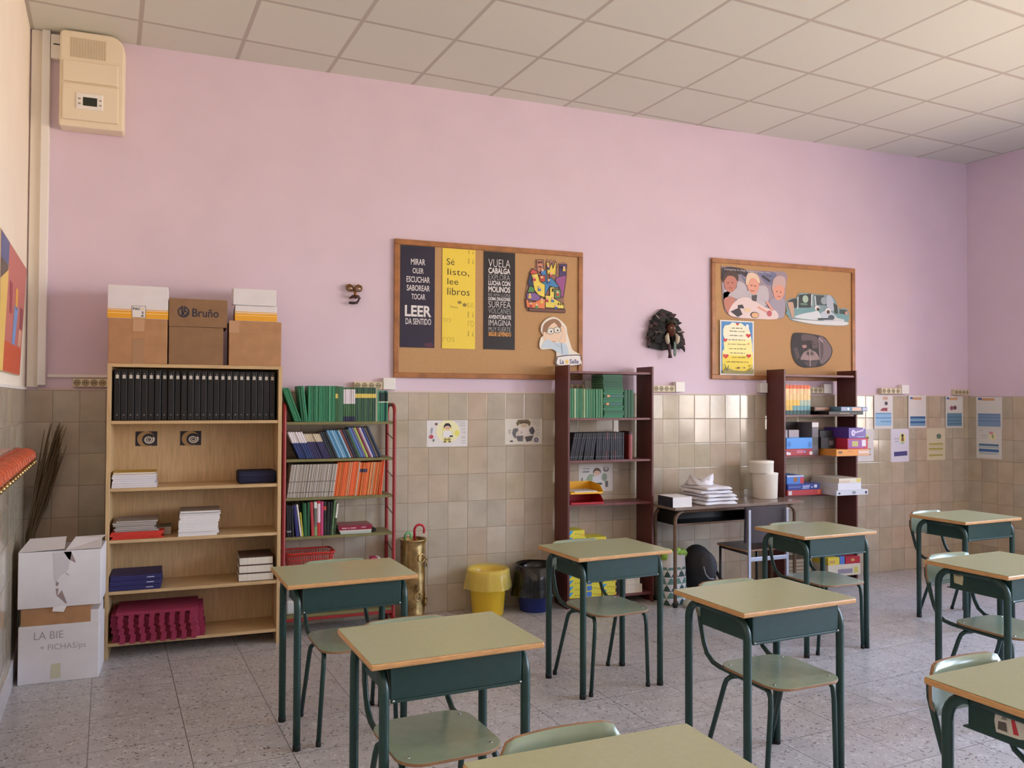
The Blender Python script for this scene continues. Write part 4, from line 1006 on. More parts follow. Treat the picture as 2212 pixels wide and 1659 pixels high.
gbox('cream box with a yellow end on top of the right pile in the games bookcase', (5.345, 5.578), (-.38, -.06), (z + .1005, z + .138), (226, 220, 200), (('r', .8, .97, .1, .85, (226, 210, 110)), ('r', .05, .5, .1, .5, (214, 190, 170))))
z = S4[5] + .0005
gbox('wide cream carton on the bottom shelf of the games bookcase', (5.30, 5.645), (-.30, -.05), (z, z + .095), (206, 200, 180), (('r', .3, .75, .2, .6, (140, 134, 150)), ('r', .8, .92, .2, .7, (196, 190, 90))))
gbox('yellow game box on the cream carton at the bottom of the games bookcase', (5.31, 5.43), (-.29, -.08), (z + .0955, z + .155), (214, 196, 70), (('r', .1, .6, .2, .6, (190, 150, 90)),))
gbox('blue game box between the yellow and red ones at the bottom of the games bookcase', (5.433, 5.487), (-.29, -.08), (z + .0955, z + .160), (80, 120, 190))
gbox('red game box with gold mark at the bottom right of the games bookcase', (5.49, 5.645), (-.295, -.08), (z + .0955, z + .153), (170, 36, 52), (('d', .5, .55, .02, .012, (200, 160, 90)),))
for i in range(5): slab('book', '%s dark book up from the bottom shelf at the left of the games bookcase' % ORD[i], 'book', (4.96 + random.uniform(-.005, .005), 5.20 + random.uniform(-.008, .008)), (-.22, -.05), (z + i * .0305, z + i * .0305 + .03), [C(70, 58, 46), C(96, 80, 60), C(58, 50, 48)][i % 3], C(150, 136, 112), spine='none', group='dark books at the bottom of the games bookcase')

# ------------------------------------------------------------------ old table, dark chair and what is on and under them
M_TOPB = mat('brown_table_laminate', (128, 110, 98), .22, noise=.08, scale=5, stretch=(2, 12, 2))
M_TUBEB = mat('brown_painted_tube', (112, 88, 70), .35, noise=.1, scale=30)
TR_ = .05; TW_, TD_, TZ = 1.227, .38, .745
tfl = Vector((3.675, -.54)); cx = tfl.x + (TW_ / 2) * math.cos(TR_) - (TD_ / 2) * math.sin(TR_); cy = tfl.y + (TW_ / 2) * math.sin(TR_) + (TD_ / 2) * math.cos(TR_)
t = thing('table', 'old brown school table with tubular legs between the two dark bookcases', 'table', (cx, cy, 0), TR_)
b = B(); b.box((-TW_ / 2, TW_ / 2), (-TD_ / 2, TD_ / 2), (TZ - .022, TZ), M_TOPB); b.obj('tabletop', t, bevel=.003)
def TL(lx, ly): return (cx + lx * math.cos(TR_) - ly * math.sin(TR_), cy + lx * math.sin(TR_) + ly * math.cos(TR_))
r = .014
for q in (-1, 1):
    y = q * .13; zt = TZ - .024 - r; R_ = .07
    b = B(); b.tube([(-.58 + R_ * .5, y, zt), (0, y, zt), (.58 - R_ * .5, y, zt)], r * .95, M_TUBEB); b.obj('apron_rail', t)
    for s in (-1, 1):
        x = s * .572
        pts = [(x, y, .02), (x, y, .35), (x, y, zt - R_)] + [(x - s * R_ * (1 - math.cos(PI / 2 * k / 6)), y, zt - R_ + R_ * math.sin(PI / 2 * k / 6)) for k in range(1, 7)]
        b = B(); b.tube(pts, r, M_TUBEB, 12); lg = b.obj('leg', t)
        b = B(); b.lathe([(0, 0), (r + .003, 0), (r + .003, .03), (r, .034)], M_RUBBER, (x, y), 12); b.obj('rubber_foot', lg)
b = B(); b.box((-.545, .20), (-.10, .15), (.60, .606), M_BLACK); b.box((-.545, .20), (-.106, -.098), (.597, .612), M_TUBEB); b.box((-.545, -.54), (-.10, .15), (.60, .705), M_BLACK); b.box((.195, .20), (-.10, .15), (.60, .705), M_BLACK); b.box((-.545, .2), (.145, .15), (.60, .705), M_BLACK); b.obj('under_shelf', t)
# chair, seen from behind
M_DCH = mat('dark_brown_plywood', (62, 52, 56), .35, noise=.06, scale=8); M_CHROME = mat('grey_steel_tube', (176, 180, 194), .3, metal=.6)
t = thing('chair', 'dark plywood chair with grey steel frame facing the old brown table', 'chair', (4.29, -.62, 0), .03)
b = B(); b.prism(rr2(.38, .36, .05, 5, 0, .02), M_DCH, 'z', .438, .450, side=M_PLY); b.obj('seat', t, bevel=.002)
b = B(); n = 10
for off in (0, .010):
    for i in range(n):
        q = []
        for ii, zz in ((i, .50), (i + 1, .50), (i + 1, .765), (i, .765)):
            a = -1 + 2 * ii / n; q.append((a * .185, -.155 - .03 * (1 - a * a) * 0 - .03 * (zz - .5) - .02 * (1 - a * a) + off, zz))
        b.face(q, M_DCH, True)
bmesh.ops.remove_doubles(b.bm, verts=b.bm.verts, dist=1e-5)
b.obj('backrest', t)
for s in (-1, 1):
    x = s * .172
    b = B(); b.box((x - .011, x + .011), (-.197, -.185), (.0, .745), M_CHROME); lg = b.obj('leg', t, bevel=.002); lg['label'] = 'flat grey back post'
    b = B(); b.tube([(x, .15, .0), (x, .15, .43)], .010, M_BLACK, 10); b.obj('leg', t)
    b = B(); b.tube([(x, -.185, .425), (x, .15, .428)], .010, M_BLACK, 10); b.obj('seat_rail', t)
b = B(); b.box((-.165, .165), (-.197, -.187), (.372, .402), M_CHROME); b.obj('crossbar', t, bevel=.002)
# paper packs and cloth on the table
x, y = TL(-.53, -.07)
slab('book', 'thick white paperback with dark spine at the left end of the old brown table', 'book', (x - .085, x + .085), (y - .10, y + .10), (TZ + .0005, TZ + .075), M_PAPER, M_PAPER, rz=.02, spine='left', cov=.002)
b = B(); b.box((-.088, -.085), (-.1, .1), (0, .074), C(34, 38, 58)); q = b.obj('spine', bpy.data.objects['book.%03d' % 0] if False else [o_ for o_ in bpy.data.objects if o_.get('label', '').startswith('thick white paperback')][0]); q['label'] = 'dark spine'
def cloth(name, label, x, y, z, w, d, h, seed, m, amp=.014, rz=0.0):
    rnd = random.Random(seed); b = B(); N1, N2 = 26, 16; ph = [rnd.uniform(0, 6.28) for _ in range(8)]
    def f(u, v):
        return amp * (.6 * math.sin(7 * u + ph[0] + 3 * v) + .5 * math.sin(11 * v + ph[1] - 4 * u) + .4 * math.sin(17 * u + 9 * v + ph[2]))
    grid = {}
    for top in (0, 1):
        for i in range(N1 + 1):
            for j in range(N2 + 1):
                u, v = i / N1, j / N2; ed = min(u, 1 - u, v, 1 - v); k = min(1, ed / .10); k = math.sqrt(max(0, 1 - (1 - k) ** 2))
                rx = w * (u - .5) * (1 + .05 * math.sin(9 * v + ph[3])); ry = d * (v - .5) * (1 + .05 * math.sin(8 * u + ph[4]))
                zz = (h * (.55 + .45 * k) + f(u, v) * k) if top else h * .12 * (1 - k)
                if top and ed == 0: zz = h * .55
                grid[(top, i, j)] = b.bm.verts.new((rx, ry, max(0, zz)))
    mi = b._mi(m)
    for top in (0, 1):
        for i in range(N1):
            for j in range(N2):
                q = [grid[(top, i, j)], grid[(top, i + 1, j)], grid[(top, i + 1, j + 1)], grid[(top, i, j + 1)]]
                fc = b.bm.faces.new(q if top else q[::-1]); fc.material_index = mi; fc.smooth = True
    per = [(i, 0) for i in range(N1)] + [(N1, j) for j in range(N2)] + [(i, N2) for i in range(N1, 0, -1)] + [(0, j) for j in range(N2, 0, -1)]
    for k in range(len(per)):
        a, c = per[k], per[(k + 1) % len(per)]
        fc = b.bm.faces.new((grid[(0, *a)], grid[(0, *c)], grid[(1, *c)], grid[(1, *a)])); fc.material_index = mi; fc.smooth = True
    return tag(b.obj(name, loc=(x, y, z), rz=rz), label, 'cloth', 'folded white smocks')
M_CLOTH = mat('white_cotton', (226, 224, 230), .85, noise=.01, scale=30, bump=.25)
zz = TZ + .001
for i in range(5):
    x, y = TL(-.165 + .010 * (i % 3 - 1) - .006 * i, .0 + .006 * (i % 2))
    cloth('folded_smock', '%s folded white smock up from the old brown table' % ORD[i], x, y, zz, .30 - .014 * i + .02 * (i % 2), .35 - .012 * i, .0235, 20 + i, M_CLOTH, .0022, rz=.05 + .05 * ((i * 2) % 3 - 1)); zz += .0275
x, y = TL(-.21, .05)
b = B(); N_ = 40
pr = []
for k in range(7):
    ring = []
    for i in range(N_):
        a = 2 * PI * i / N_; q = k / 6; rr_ = (.112 - .020 * q) * (1 + .10 * math.sin(3 * a + k * .4) + .05 * math.sin(8 * a + k))
        pk = max(0, math.cos(a - 2.9)) ** 3 * .045 + max(0, math.cos(a + .35)) ** 4 * .055
        zt_ = q * (.030 + pk + .008 * math.sin(7 * a))
        ring.append(b.bm.verts.new((rr_ * math.cos(a), rr_ * .85 * math.sin(a), max(0, zt_))))
    pr.append(ring)
mi = b._mi(M_CLOTH)
for p0, p1 in zip(pr, pr[1:]):
    for i in range(N_):
        fc = b.bm.faces.new((p0[i], p0[(i + 1) % N_], p1[(i + 1) % N_], p1[i])); fc.material_index = mi; fc.smooth = True
cv = b.bm.verts.new((0, 0, .022))
for i in range(N_):
    fc = b.bm.faces.new((pr[-1][i], pr[-1][(i + 1) % N_], cv)); fc.material_index = mi; fc.smooth = True
fc = b.bm.faces.new(pr[0][::-1]); fc.material_index = mi
tag(b.obj('crumpled_smock', loc=(x, y, zz)), 'crumpled white smock with open neck on top of the folded smocks', 'cloth', 'folded white smocks')
M_PLT = mat('ivory_paper_plate', (240, 234, 220), .55)
for i, (lx, hh, r_, dx, lb) in enumerate(((.453, .205, .104, 0, 'tall cream stack of nested tubs on the right end of the old brown table'), (.415, .098, .096, 0, 'short cream tub standing on the tall cream stack on the table'))):
    x, y = TL(lx, .075); z0 = TZ + .0005 if i == 0 else TZ + .206
    b = B(); b.lathe([(0, 0), (r_ - .012, 0), (r_ - .008, .004), (r_ - .002, hh - .012), (r_, hh - .008), (r_, hh), (0, hh)] if i == 0 else [(0, 0), (r_ - .004, 0), (r_, .004), (r_, hh - .02), (r_ + .002, hh - .018), (r_ + .002, hh), (0, hh)], M_PLT, (0, 0), 40)
    tag(b.obj('tub', loc=(x, y, z0)), lb, 'tub', 'cream tubs on the old table')
# bags under the table
b = B(); M_ZW, M_ZG, M_ZT = C(206, 206, 206), C(36, 70, 66), C(90, 130, 120)
def bagshape(a, z): return 1 + .10 * math.sin(2 * a + z * 6) + .05 * math.sin(5 * a)
R0 = 90; lev = [i * .0065 for i in range(59)]; NL = 58
ring = []
for k, z in enumerate(lev):
    q = k / NL; rad = .112 * (1 - .22 * q * q) * (1.0 if k else .96)
    lean = (.0 - .0 * q)
    ring.append([b.bm.verts.new((rad * bagshape(2 * PI * i / R0, z) * math.cos(2 * PI * i / R0), rad * .66 * bagshape(2 * PI * i / R0, z) * math.sin(2 * PI * i / R0), z + (.025 * math.sin(2 * 2 * PI * i / R0) if k == NL else 0))) for i in range(R0)])
for k in range(NL):
    for i in range(R0):
        if k > 42: m = M_ZW
        else:
            tri = abs(((i + 4.5 * ((k // 8) % 2)) % 9) / 4.5 - 1)          # zigzag
            pos = (k % 8) / 8
            m = (M_ZG if (k // 8) % 2 == 0 else M_ZT) if pos < tri * .95 else M_ZW
        fc = b.bm.faces.new((ring[k][i], ring[k][(i + 1) % R0], ring[k + 1][(i + 1) % R0], ring[k + 1][i])); fc.material_index = b._mi(m); fc.smooth = True
fc = b.bm.faces.new(ring[0][::-1]); fc.material_index = b._mi(M_ZW)
tb = thing('drawstring_bag', 'white bag with green and black zigzag rows standing on the floor under the table', 'bag', (3.775, -.355, 0.0), .05)
b.obj('bag_body', tb)
b = B(); M_LIME = C(150, 190, 70)
for i in range(7): b.tube([(-.08 + .025 * i, 0, .34), (-.085 + .028 * i, -.01, .385 + .012 * math.sin(i * 2)), (-.07 + .026 * i, .015, .35)], [.03, .034, .02], M_LIME, 8)
q = b.obj('lining', tb); q['label'] = 'bright lime lining at the mouth'
b = B(); b.lathe([(0, 0), (.06, 0), (.07, .02), (.055, .05), (.02, .062), (0, .064)], mat('pale_green_cloth', (200, 206, 196), .8, bump=.3, scale=25), (0, 0), 20, wob=lambda a, j, r, z: .006 * math.sin(3 * a + j))
tag(b.obj('cloth_bundle', loc=(3.835, -.515, 0.0005)), 'small pale cloth bundle lying on the floor beside the zigzag bag', 'cloth')
M_BK, M_BKG = mat('black_nylon', (24, 24, 27), .6, bump=.2, scale=40), mat('grey_nylon', (72, 70, 76), .6, bump=.2, scale=40)
t = thing('backpack', 'black and grey backpack slumped against the wall under the table', 'backpack', (4.10, -.20, 0), -.15)
b = B(); vs = b.ball((0, 0, .20), (.145, .105, .20), M_BK, 20)
for v in vs:
    if v.co.z < .02: v.co.z = .001 + .01 * abs(v.co.x)
    v.co.x += -.10 * (v.co.z - .2) * .9
b.obj('main_body', t)
b = B(); vs = b.ball((.045, -.035, .235), (.095, .085, .125), M_BKG, 16)
for v in vs: v.co.x += -.08 * (v.co.z - .2)
b.obj('front_pocket', t)
b = B(); b.tube([(-.015, -.128, .25), (.0, -.135, .19), (.03, -.138, .155), (.075, -.125, .15)], .005, C(170, 168, 172), 6); q = b.obj('zip', t); q['label'] = 'light grey zip'
b = B(); b.tube([(.12, -.06, .20), (.165, -.08, .12), (.15, -.10, .03), (.10, -.11, .012)], [.012, .014, .014, .01], M_BK, 8); b.obj('strap', t)

# ------------------------------------------------------------------ bins and umbrella stand
def bin_(label, x, y, r0_, r1_, h, m):
    b = B(); b.lathe([(0, 0), (r0_ - .006, 0), (r0_, .006), (r1_ - .003, h - .012), (r1_ + .004, h - .010), (r1_ + .004, h), (r1_ - .002, h), (r0_ - .004, .010), (0, .010)], m, (0, 0), 36)
    return tag(b.obj('waste_bin', loc=(x, y, 0)), label, 'waste bin')
def liner(label, x, y, r1_, h, drop, m, seed, flare=.022):
    rnd = random.Random(seed); p = [rnd.uniform(0, 6.28) for _ in range(6)]
    def wob(a, j, r, z):
        k = {0: .0, 1: .001, 2: .002, 3: .003, 4: .007, 5: .012}.get(j, .008); return k * (math.sin(7 * a + p[0]) + .7 * math.sin(13 * a + p[1] + j) + .5 * math.sin(3 * a + p[2]))
    b = B(); b.lathe([(r1_ - .030, h - .12), (r1_ - .016, h - .02), (r1_ - .001, h + .018), (r1_ + .014, h + .006), (r1_ + .018, h - drop * .5), (r1_ + flare, h - drop)], m, (0, 0), 60, wob=lambda a, j, r, z: abs(wob(a, j, r, z)) * (1 if j > 1 else -1) if j < 4 else abs(wob(a, j, r, z)))
    return tag(b.obj('bin_liner', loc=(x, y, 0)), label, 'bin liner')
M_YB = mat('yellow_bin_plastic', (240, 202, 52), .35); M_BB = mat('blue_bin_plastic', (26, 40, 112), .35)
bin_('yellow waste bin by the tiled wall, left of the blue bin', 2.345, -.172, .112, .140, .318, M_YB)
bin_('blue waste bin by the tiled wall, right of the yellow bin', 2.705, -.178, .108, .138, .322, M_BB)
m = bpy.data.materials.new('yellow_film'); m.use_nodes = True; nt = m.node_tree; p = nt.nodes['Principled BSDF']
p.inputs['Base Color'].default_value = rgb(246, 226, 120); p.inputs['Roughness'].default_value = .18; p.inputs['Alpha'].default_value = .45
liner('translucent yellow bin liner folded over the rim of the yellow bin', 2.345, -.172, .141, .318, .125, m, 3)
liner('crumpled black bin liner hanging over the rim of the blue bin', 2.705, -.178, .139, .322, .20, mat('black_film', (8, 8, 10), .16, bump=.9, scale=16), 5, .030)
UX, UY = 1.80, -.145
t = thing('umbrella_stand', 'tall hammered brass umbrella stand beside the red book rack', 'umbrella stand', (UX, UY, 0))
def wob(a, j, r, z):
    if r < .03 or j > 9: return 0
    return .004 * math.sin(3 * a + z * 14) + .003 * math.sin(5 * a - z * 25)
b = B(); b.lathe([(0, .012), (.082, .012), (.084, .06), (.084, .14), (.082, .22), (.083, .30), (.085, .38), (.086, .46), (.086, .52), (.088, .545), (.094, .553), (.096, .560), (.094, .566), (.084, .562), (.080, .50), (.076, .03), (0, .025)], M_BRASS, (0, 0), 44, wob); b.obj('cylinder_body', t)
b = B(); b.lathe([(.084, 0), (.092, 0), (.093, .012), (.088, .022), (.084, .026)], M_BRASS, (0, 0), 40); b.obj('base_ring', t)
for a, z in ((-.35, .40), (-1.15, .44), (-2.0, .33), (-.5, .13), (-1.4, .18)):
    b = B(); c = Vector((math.cos(a), math.sin(a), 0)); tn = Vector((-c.y, c.x, 0)); P0 = c * .088
    b.ball((P0.x, P0.y, z + .03), .009, M_BRASS, 8); b.tube([tuple(P0 + c * .006 + tn * (.028 * math.sin(2 * PI * k / 16)) + Vector((0, 0, z + .028 * math.cos(2 * PI * k / 16)))) for k in range(16)], .004, M_BRASS, 6, closed=True); b.obj('ring_handle', t)
def umbrella(label, col, x0, y0, x1, y1, top, hx, r_):
    m = mat('umbrella_' + label.split()[0], col, .3); t = thing('umbrella', label, 'umbrella', (UX, UY, .027))
    P0, P1 = Vector((x0, y0, .02)), Vector((x1, y1, top))
    b = B(); pts = [P1]; c = P1 + Vector((hx, -.01, 0))
    for k in range(1, 12):
        a = PI - PI * 1.12 * k / 11; pts.append(c + Vector((abs(hx) * math.cos(a) * (1 if hx > 0 else -1), .0, abs(hx) * math.sin(a))))
    pts.append(pts[-1] + Vector((0, 0, -.014)))
    b.tube([tuple(P0.lerp(P1, .75)), tuple(P1)] + [tuple(q) for q in pts[1:]], r_, m, 10); b.obj('handle', t)
    b = B(); b.tube([tuple(P0), tuple(P0.lerp(P1, .4)), tuple(P0.lerp(P1, .72))], [.004, .016, .02], m, 10); b.obj('folded_canopy', t)
umbrella('red crook-handled umbrella in the brass umbrella stand', (186, 36, 58), .02, -.02, .008, .0, .60, .034, .0085)
umbrella('green crook-handled umbrella in the brass umbrella stand', (112, 186, 118), -.03, .01, -.062, -.012, .565, .020, .0075)

# ------------------------------------------------------------------ fittings on the wall
t = thing('wall_heater', 'cream wall unit with dark display, high in the left corner under the ceiling', 'heater', (-.252, 0, 3.205))
b = B(); w, h = .181, .595
out = [(-w, 0), (w, .0), (w, h - .09)] + [(w - .09 + .09 * math.cos(PI / 2 * k / 6), h - .09 + .09 * math.sin(PI / 2 * k / 6)) for k in range(1, 7)] + [(-w + .03 + .03 * math.cos(PI / 2 + PI / 2 * k / 5), h - .03 + .03 * math.sin(PI / 2 + PI / 2 * k / 5)) for k in range(6)]
b.prism(out, M_HEAT, 'y', -.125, 0); b.obj('casing', t, bevel=.012)
b = B(); b.box((-w + .02, w - .035), (-.138, -.124), (.275, h - .19), M_HEAT); b.box((-w + .02, w - .03), (-.145, -.124), (.04, .262), M_HEAT); b.obj('front_cover', t, bevel=.006)
b = B()
for i in range(13): b.box((-.12 + i * .0155, -.12 + i * .0155 + .009), (-.1275, -.124), (h - .165, h - .045), mat('heater_grille', (200, 186, 158), .5))
b.obj('vent_grille', t)
b = B(); b.box((-.085, .065), (-.152, -.144), (.105, .205), M_WHITE); q = b.obj('control_panel', t, bevel=.004)
b = B(); b.box((-.046, .032), (-.1535, -.151), (.128, .180), C(40, 48, 44, .2)); b.obj('display', q)
for sx in (-.066, .05):
    for sz in (.138, .168): 
        b = B(); b.box((sx - .007, sx + .007), (-.1535, -.151), (sz - .005, sz + .005), C(160, 150, 140)); b.obj('button', q)
b = B(); b.box((-.026, .026), (-.045, 0), (0, .15), M_WHITE, bev=.003); b.box((-.012, .030), (-.0465, -.044), (.085, .092), M_BLACK)
tag(b.obj('junction_box', loc=(-.466, 0, 3.64)), 'white junction box beside the cream heater in the ceiling corner', 'junction box')
def sockets(label, x0, x1, z=1.606, h=.052, hide=0):
    t = thing('socket_strip', label, 'power socket', ((x0 + x1) / 2, 0, z), 0, 'four-way socket strips'); w = (x1 - x0) / 2
    b = B(); b.box((-w, w), (-.042, 0), (0, h), M_IVORY, bev=.004); b.obj('strip_body', t)
    for i in range(4):
        cx_ = -w * .76 + i * w * .475
        b = B(); n = 24
        ro, ri = .0205, .0175
        for k in range(n):
            a0, a1 = 2 * PI * k / n, 2 * PI * (k + 1) / n
            b.face([(cx_ + ro * math.cos(a), -.0425, h / 2 + ro * math.sin(a)) for a in (a0, a1)] + [(cx_ + ri * math.cos(a), -.0425, h / 2 + ri * math.sin(a)) for a in (a1, a0)], C(120, 108, 80))
        b.disc(cx_, h / 2, ri, ri, C(168, 156, 124), -.0424, 24)
        for dx in (-.0065, .0065): b.disc(cx_ + dx, h / 2, .004, .004, M_DARKHOLE, -.0427, 10)
        b.obj('socket', t)
    return t
def cover(label, x0, x1, z0=1.606, z1=1.688):
    b = B(); b.box((-(x1 - x0) / 2, (x1 - x0) / 2), (-.05, 0), (0, z1 - z0), M_WHITE, bev=.003)
    return tag(b.obj('cover_box', loc=((x0 + x1) / 2, 0, z0)), label, 'junction box', 'white cover boxes by the sockets')
sockets('ivory four-way socket strip on the wall left of the pine bookcase', -.345, -.145)
for x0, x1, x2, wl_ in ((1.399, 1.601, 1.688, 'above the red rack, left of the large cork board'), (2.974, 3.176, 3.262, 'behind the top shelf of the green book bookcase'), (3.788, 3.989, 4.076, 'under the feathered mask, right of the green book bookcase'),
                        (5.285, 5.487, 5.572, 'behind the comic albums'), (6.146, 6.376, 6.465, 'above the printed sheets, right of the games bookcase')):
    sockets('ivory four-way socket strip ' + wl_, x0, x1); cover('white cover box by sockets ' + wl_, x1 + .001, x2)
sockets('ivory four-way socket strip farthest right, in the back corner', 7.035, 7.225, 1.600)
cover('white cover box half hidden behind the left side of the games bookcase', 4.815, 4.890)
# skeletal bronze face
M_BRZ = mat('bronze', (126, 92, 58), .32, metal=.9, noise=.2, scale=40)
t = thing('wall_mask', 'small openwork bronze face hanging on the lilac wall above the red rack', 'mask', (1.396, 0, 2.196))
for s in (-1, 1):
    b = B(); b.tube([(s * .028 + .024 * math.cos(a), -.035, .112 + .017 * math.sin(a)) for a in [2 * PI * k / 18 for k in range(18)]], .0055, M_BRZ, 8, closed=True)
    b.tube([(s * .052, -.03, .112), (s * .05, -.02, .132), (s * .03, -.014, .142), (s * .008, -.025, .128)], .006, M_BRZ, 8); b.obj('brow', t)
    b = B(); b.ball((s * .028, -.038, .113), (.013, .010, .010), mat('polished_bronze', (206, 178, 140), .2, metal=1), 12); b.obj('eye', t)
b = B(); b.tube([(0, -.035, .118), (.001, -.045, .09), (.004, -.058, .068), (.004, -.045, .058)], [.009, .009, .013, .010], M_BRZ, 10); b.obj('nose', t)
b = B(); b.tube([(-.034, -.03, .044), (-.012, -.046, .056), (.006, -.05, .048), (.024, -.046, .056), (.042, -.03, .046)], [.006, .012, .009, .012, .006], C(70, 40, 36, .4), 10); b.obj('upper_lip', t)
b = B(); b.tube([(-.036, -.03, .012), (-.010, -.04, .010), (.018, -.038, .014), (.034, -.03, .040)], [.009, .010, .009, .006], C(52, 30, 34, .4), 10); b.obj('lower_lip', t)
# feathered mask
t = thing('feather_mask', 'dark feathered mask with brown face hanging between the two cork boards', 'mask', (3.905, 0, 1.89))
M_FE = [mat('black_feather', (20, 18, 20), .7), mat('dark_brown_feather', (62, 40, 42), .7), mat('olive_feather', (58, 56, 40), .7)]
def feather(b, p, ang, ln, wd, m, tip=None):
    c, s = math.cos(ang), math.sin(ang); y = p[1]; segs = 5; pr = None
    for k in range(segs + 1):
        q = k / segs; wv = wd * math.sin(PI * min(1, .12 + q * .88)) ** .7 / 2; cx_, cz_ = p[0] + c * ln * q, p[2] + s * ln * q
        cur = [(cx_ - s * wv, y + .010 * q * q * 0, cz_ + c * wv), (cx_, y - .004, cz_), (cx_ + s * wv, y, cz_ - c * wv)]
        if pr:
            mm = tip if (tip and k == segs) else m
            b.face([pr[0], pr[1], cur[1], cur[0]], mm); b.face([pr[1], pr[2], cur[2], cur[1]], mm)
        pr = cur
rnd = random.Random(5)
b = B(); out = [(.0, .0)]
pl = [(-.155, .12), (-.15, .07), (-.02, .05), (.06, .06), (.15, .07), (.155, .16), (.12, .26), (.06, .36), (-.03, .385), (-.10, .33), (-.14, .24)]
b.prism(pl, M_FE[0], 'y', -.03, -.004); b.obj('backing', t)
b = B(); ol = catmull([(-.150, .10), (-.165, .16), (-.15, .24), (-.11, .31), (-.05, .36), (.02, .375), (.07, .34), (.10, .29), (.125, .22), (.15, .15), (.165, .10)], 6) if True else []
ol = ol[:len(ol) * 10 // 11]
for lay in range(4):
    for k, (px_, pz_) in enumerate(ol):
        if (k + lay) % 2: continue
        f_ = 1 - .20 * lay; x_, z_ = .0 + px_ * f_ * .8, .12 + (pz_ - .12) * f_ * .86
        a_ = math.atan2(pz_ - .16, px_) * .55 + (-PI / 2 if px_ > 0 else (-PI / 2 + 2 * PI)) * .45 + rnd.uniform(-.45, .45)
        feather(b, (x_, -.03 - lay * .010 - rnd.uniform(0, .008), z_), a_, rnd.uniform(.05, .085), rnd.uniform(.022, .034), M_FE[rnd.choice((0, 0, 0, 1, 2) if lay < 2 else (0, 0, 0, 2))])
for i in range(9): feather(b, (.135 + .004 * i, -.035, .20 - i * .014), -1.2 + rnd.uniform(-.5, .5), .05, .024, M_FE[1])
for i in range(6): feather(b, (-.15 + .01 * (i % 2), -.035, .20 - i * .018), -2.2 + rnd.uniform(-.4, .4), .05, .024, M_FE[1])
for x, z, a in ((-.07, .30, 2.4), (-.06, .19, 3.0), (.09, .2, .1)): feather(b, (x, -.055, z), a, .06, .008, C(190, 180, 170))
b.obj('feathers', t)
M_SK = mat('carved_brown_face', (92, 46, 32), .35, noise=.1, scale=30)
b = B(); vs = b.ball((.03, -.06, .215), (.034, .040, .058), M_SK, 20)
for v in vs:
    dx, dz = v.co.x - .03, v.co.z - .215
    if v.co.y < -.06:
        v.co.y -= .022 * math.exp(-(dx / .008) ** 2) * math.exp(-((dz + .008) / .018) ** 2)      # nose
        v.co.y += .010 * math.exp(-((abs(dx) - .015) / .008) ** 2) * math.exp(-((dz - .012) / .008) ** 2)   # eye sockets
        v.co.y -= .007 * math.exp(-(dx / .012) ** 2) * math.exp(-((dz + .033) / .007) ** 2)   # lips
fc_ = b.obj('face', t)
b = B()
for s in (-1, 1): b.ball((.03 + s * .014, -.095, .228), (.007, .004, .004), C(220, 214, 200), 8)
b.obj('eye', fc_)
b = B(); b.tube([(-.002, -.06, .262), (.01, -.09, .276), (.03, -.102, .28), (.05, -.09, .276), (.064, -.06, .262)], .010, mat('olive_headband', (58, 54, 36), .7), 8); b.obj('headband', t)
b = B()
for s in (-1, 1): b.tube([(.03 + s * .034, -.07, .185), (.03 + s * .05, -.085, .155), (.03 + s * .045, -.085, .12), (.03 + s * .038, -.08, .10)], [.008, .018, .018, .008], C(190, 180, 160), 8)
b.obj('fur_tassel', t)
b = B(); b.box((.046, .066), (-.085, -.075), (.012, .12), C(90, 112, 104)); b.prism([(.046, .012), (.056, .0), (.066, .012)], C(90, 112, 104), 'y', -.085, -.075); q = b.obj('ribbon', t); q['label'] = 'grey-green hanging strip'
b = B(); b.tube([(-.005, -.075, .14), (.002, -.08, .08), (.014, -.075, .02), (.018, -.07, -.01)], [.012, .014, .012, .018], C(70, 44, 50), 8); b.obj('braid', t)

# ------------------------------------------------------------------ cork boards and what is pinned on them
def board(label, x0, x1, z0, z1):
    w, h = (x1 - x0) / 2, z1 - z0
    t = thing('cork_board', label, 'cork board', ((x0 + x1) / 2, 0, z0))
    f = .038
    b = B(); b.box((-w + f * .5, w - f * .5), (-.012, -.001), (f * .5, h - f * .5), M_CORK); b.obj('cork_panel', t)
    for nm, X, Z in (('frame_rail', (-w, w), (0, f)), ('frame_rail', (-w, w), (h - f, h)), ('frame_stile', (-w, -w + f), (f, h - f)), ('frame_stile', (w - f, w), (f, h - f))):
        b = B(); b.box(X, (-.024, -.001), Z, M_FRAME); b.obj(nm, t, bevel=.004)
    return t
board('large wood-framed cork board with three reading posters above the dark bookcase', 1.682, 3.170, 1.692, 2.684)
board('smaller wood-framed cork board with photo cutouts above the games bookcase', 4.352, 5.866, 1.715, 2.722)
Yp = -.0155     # face of the cork
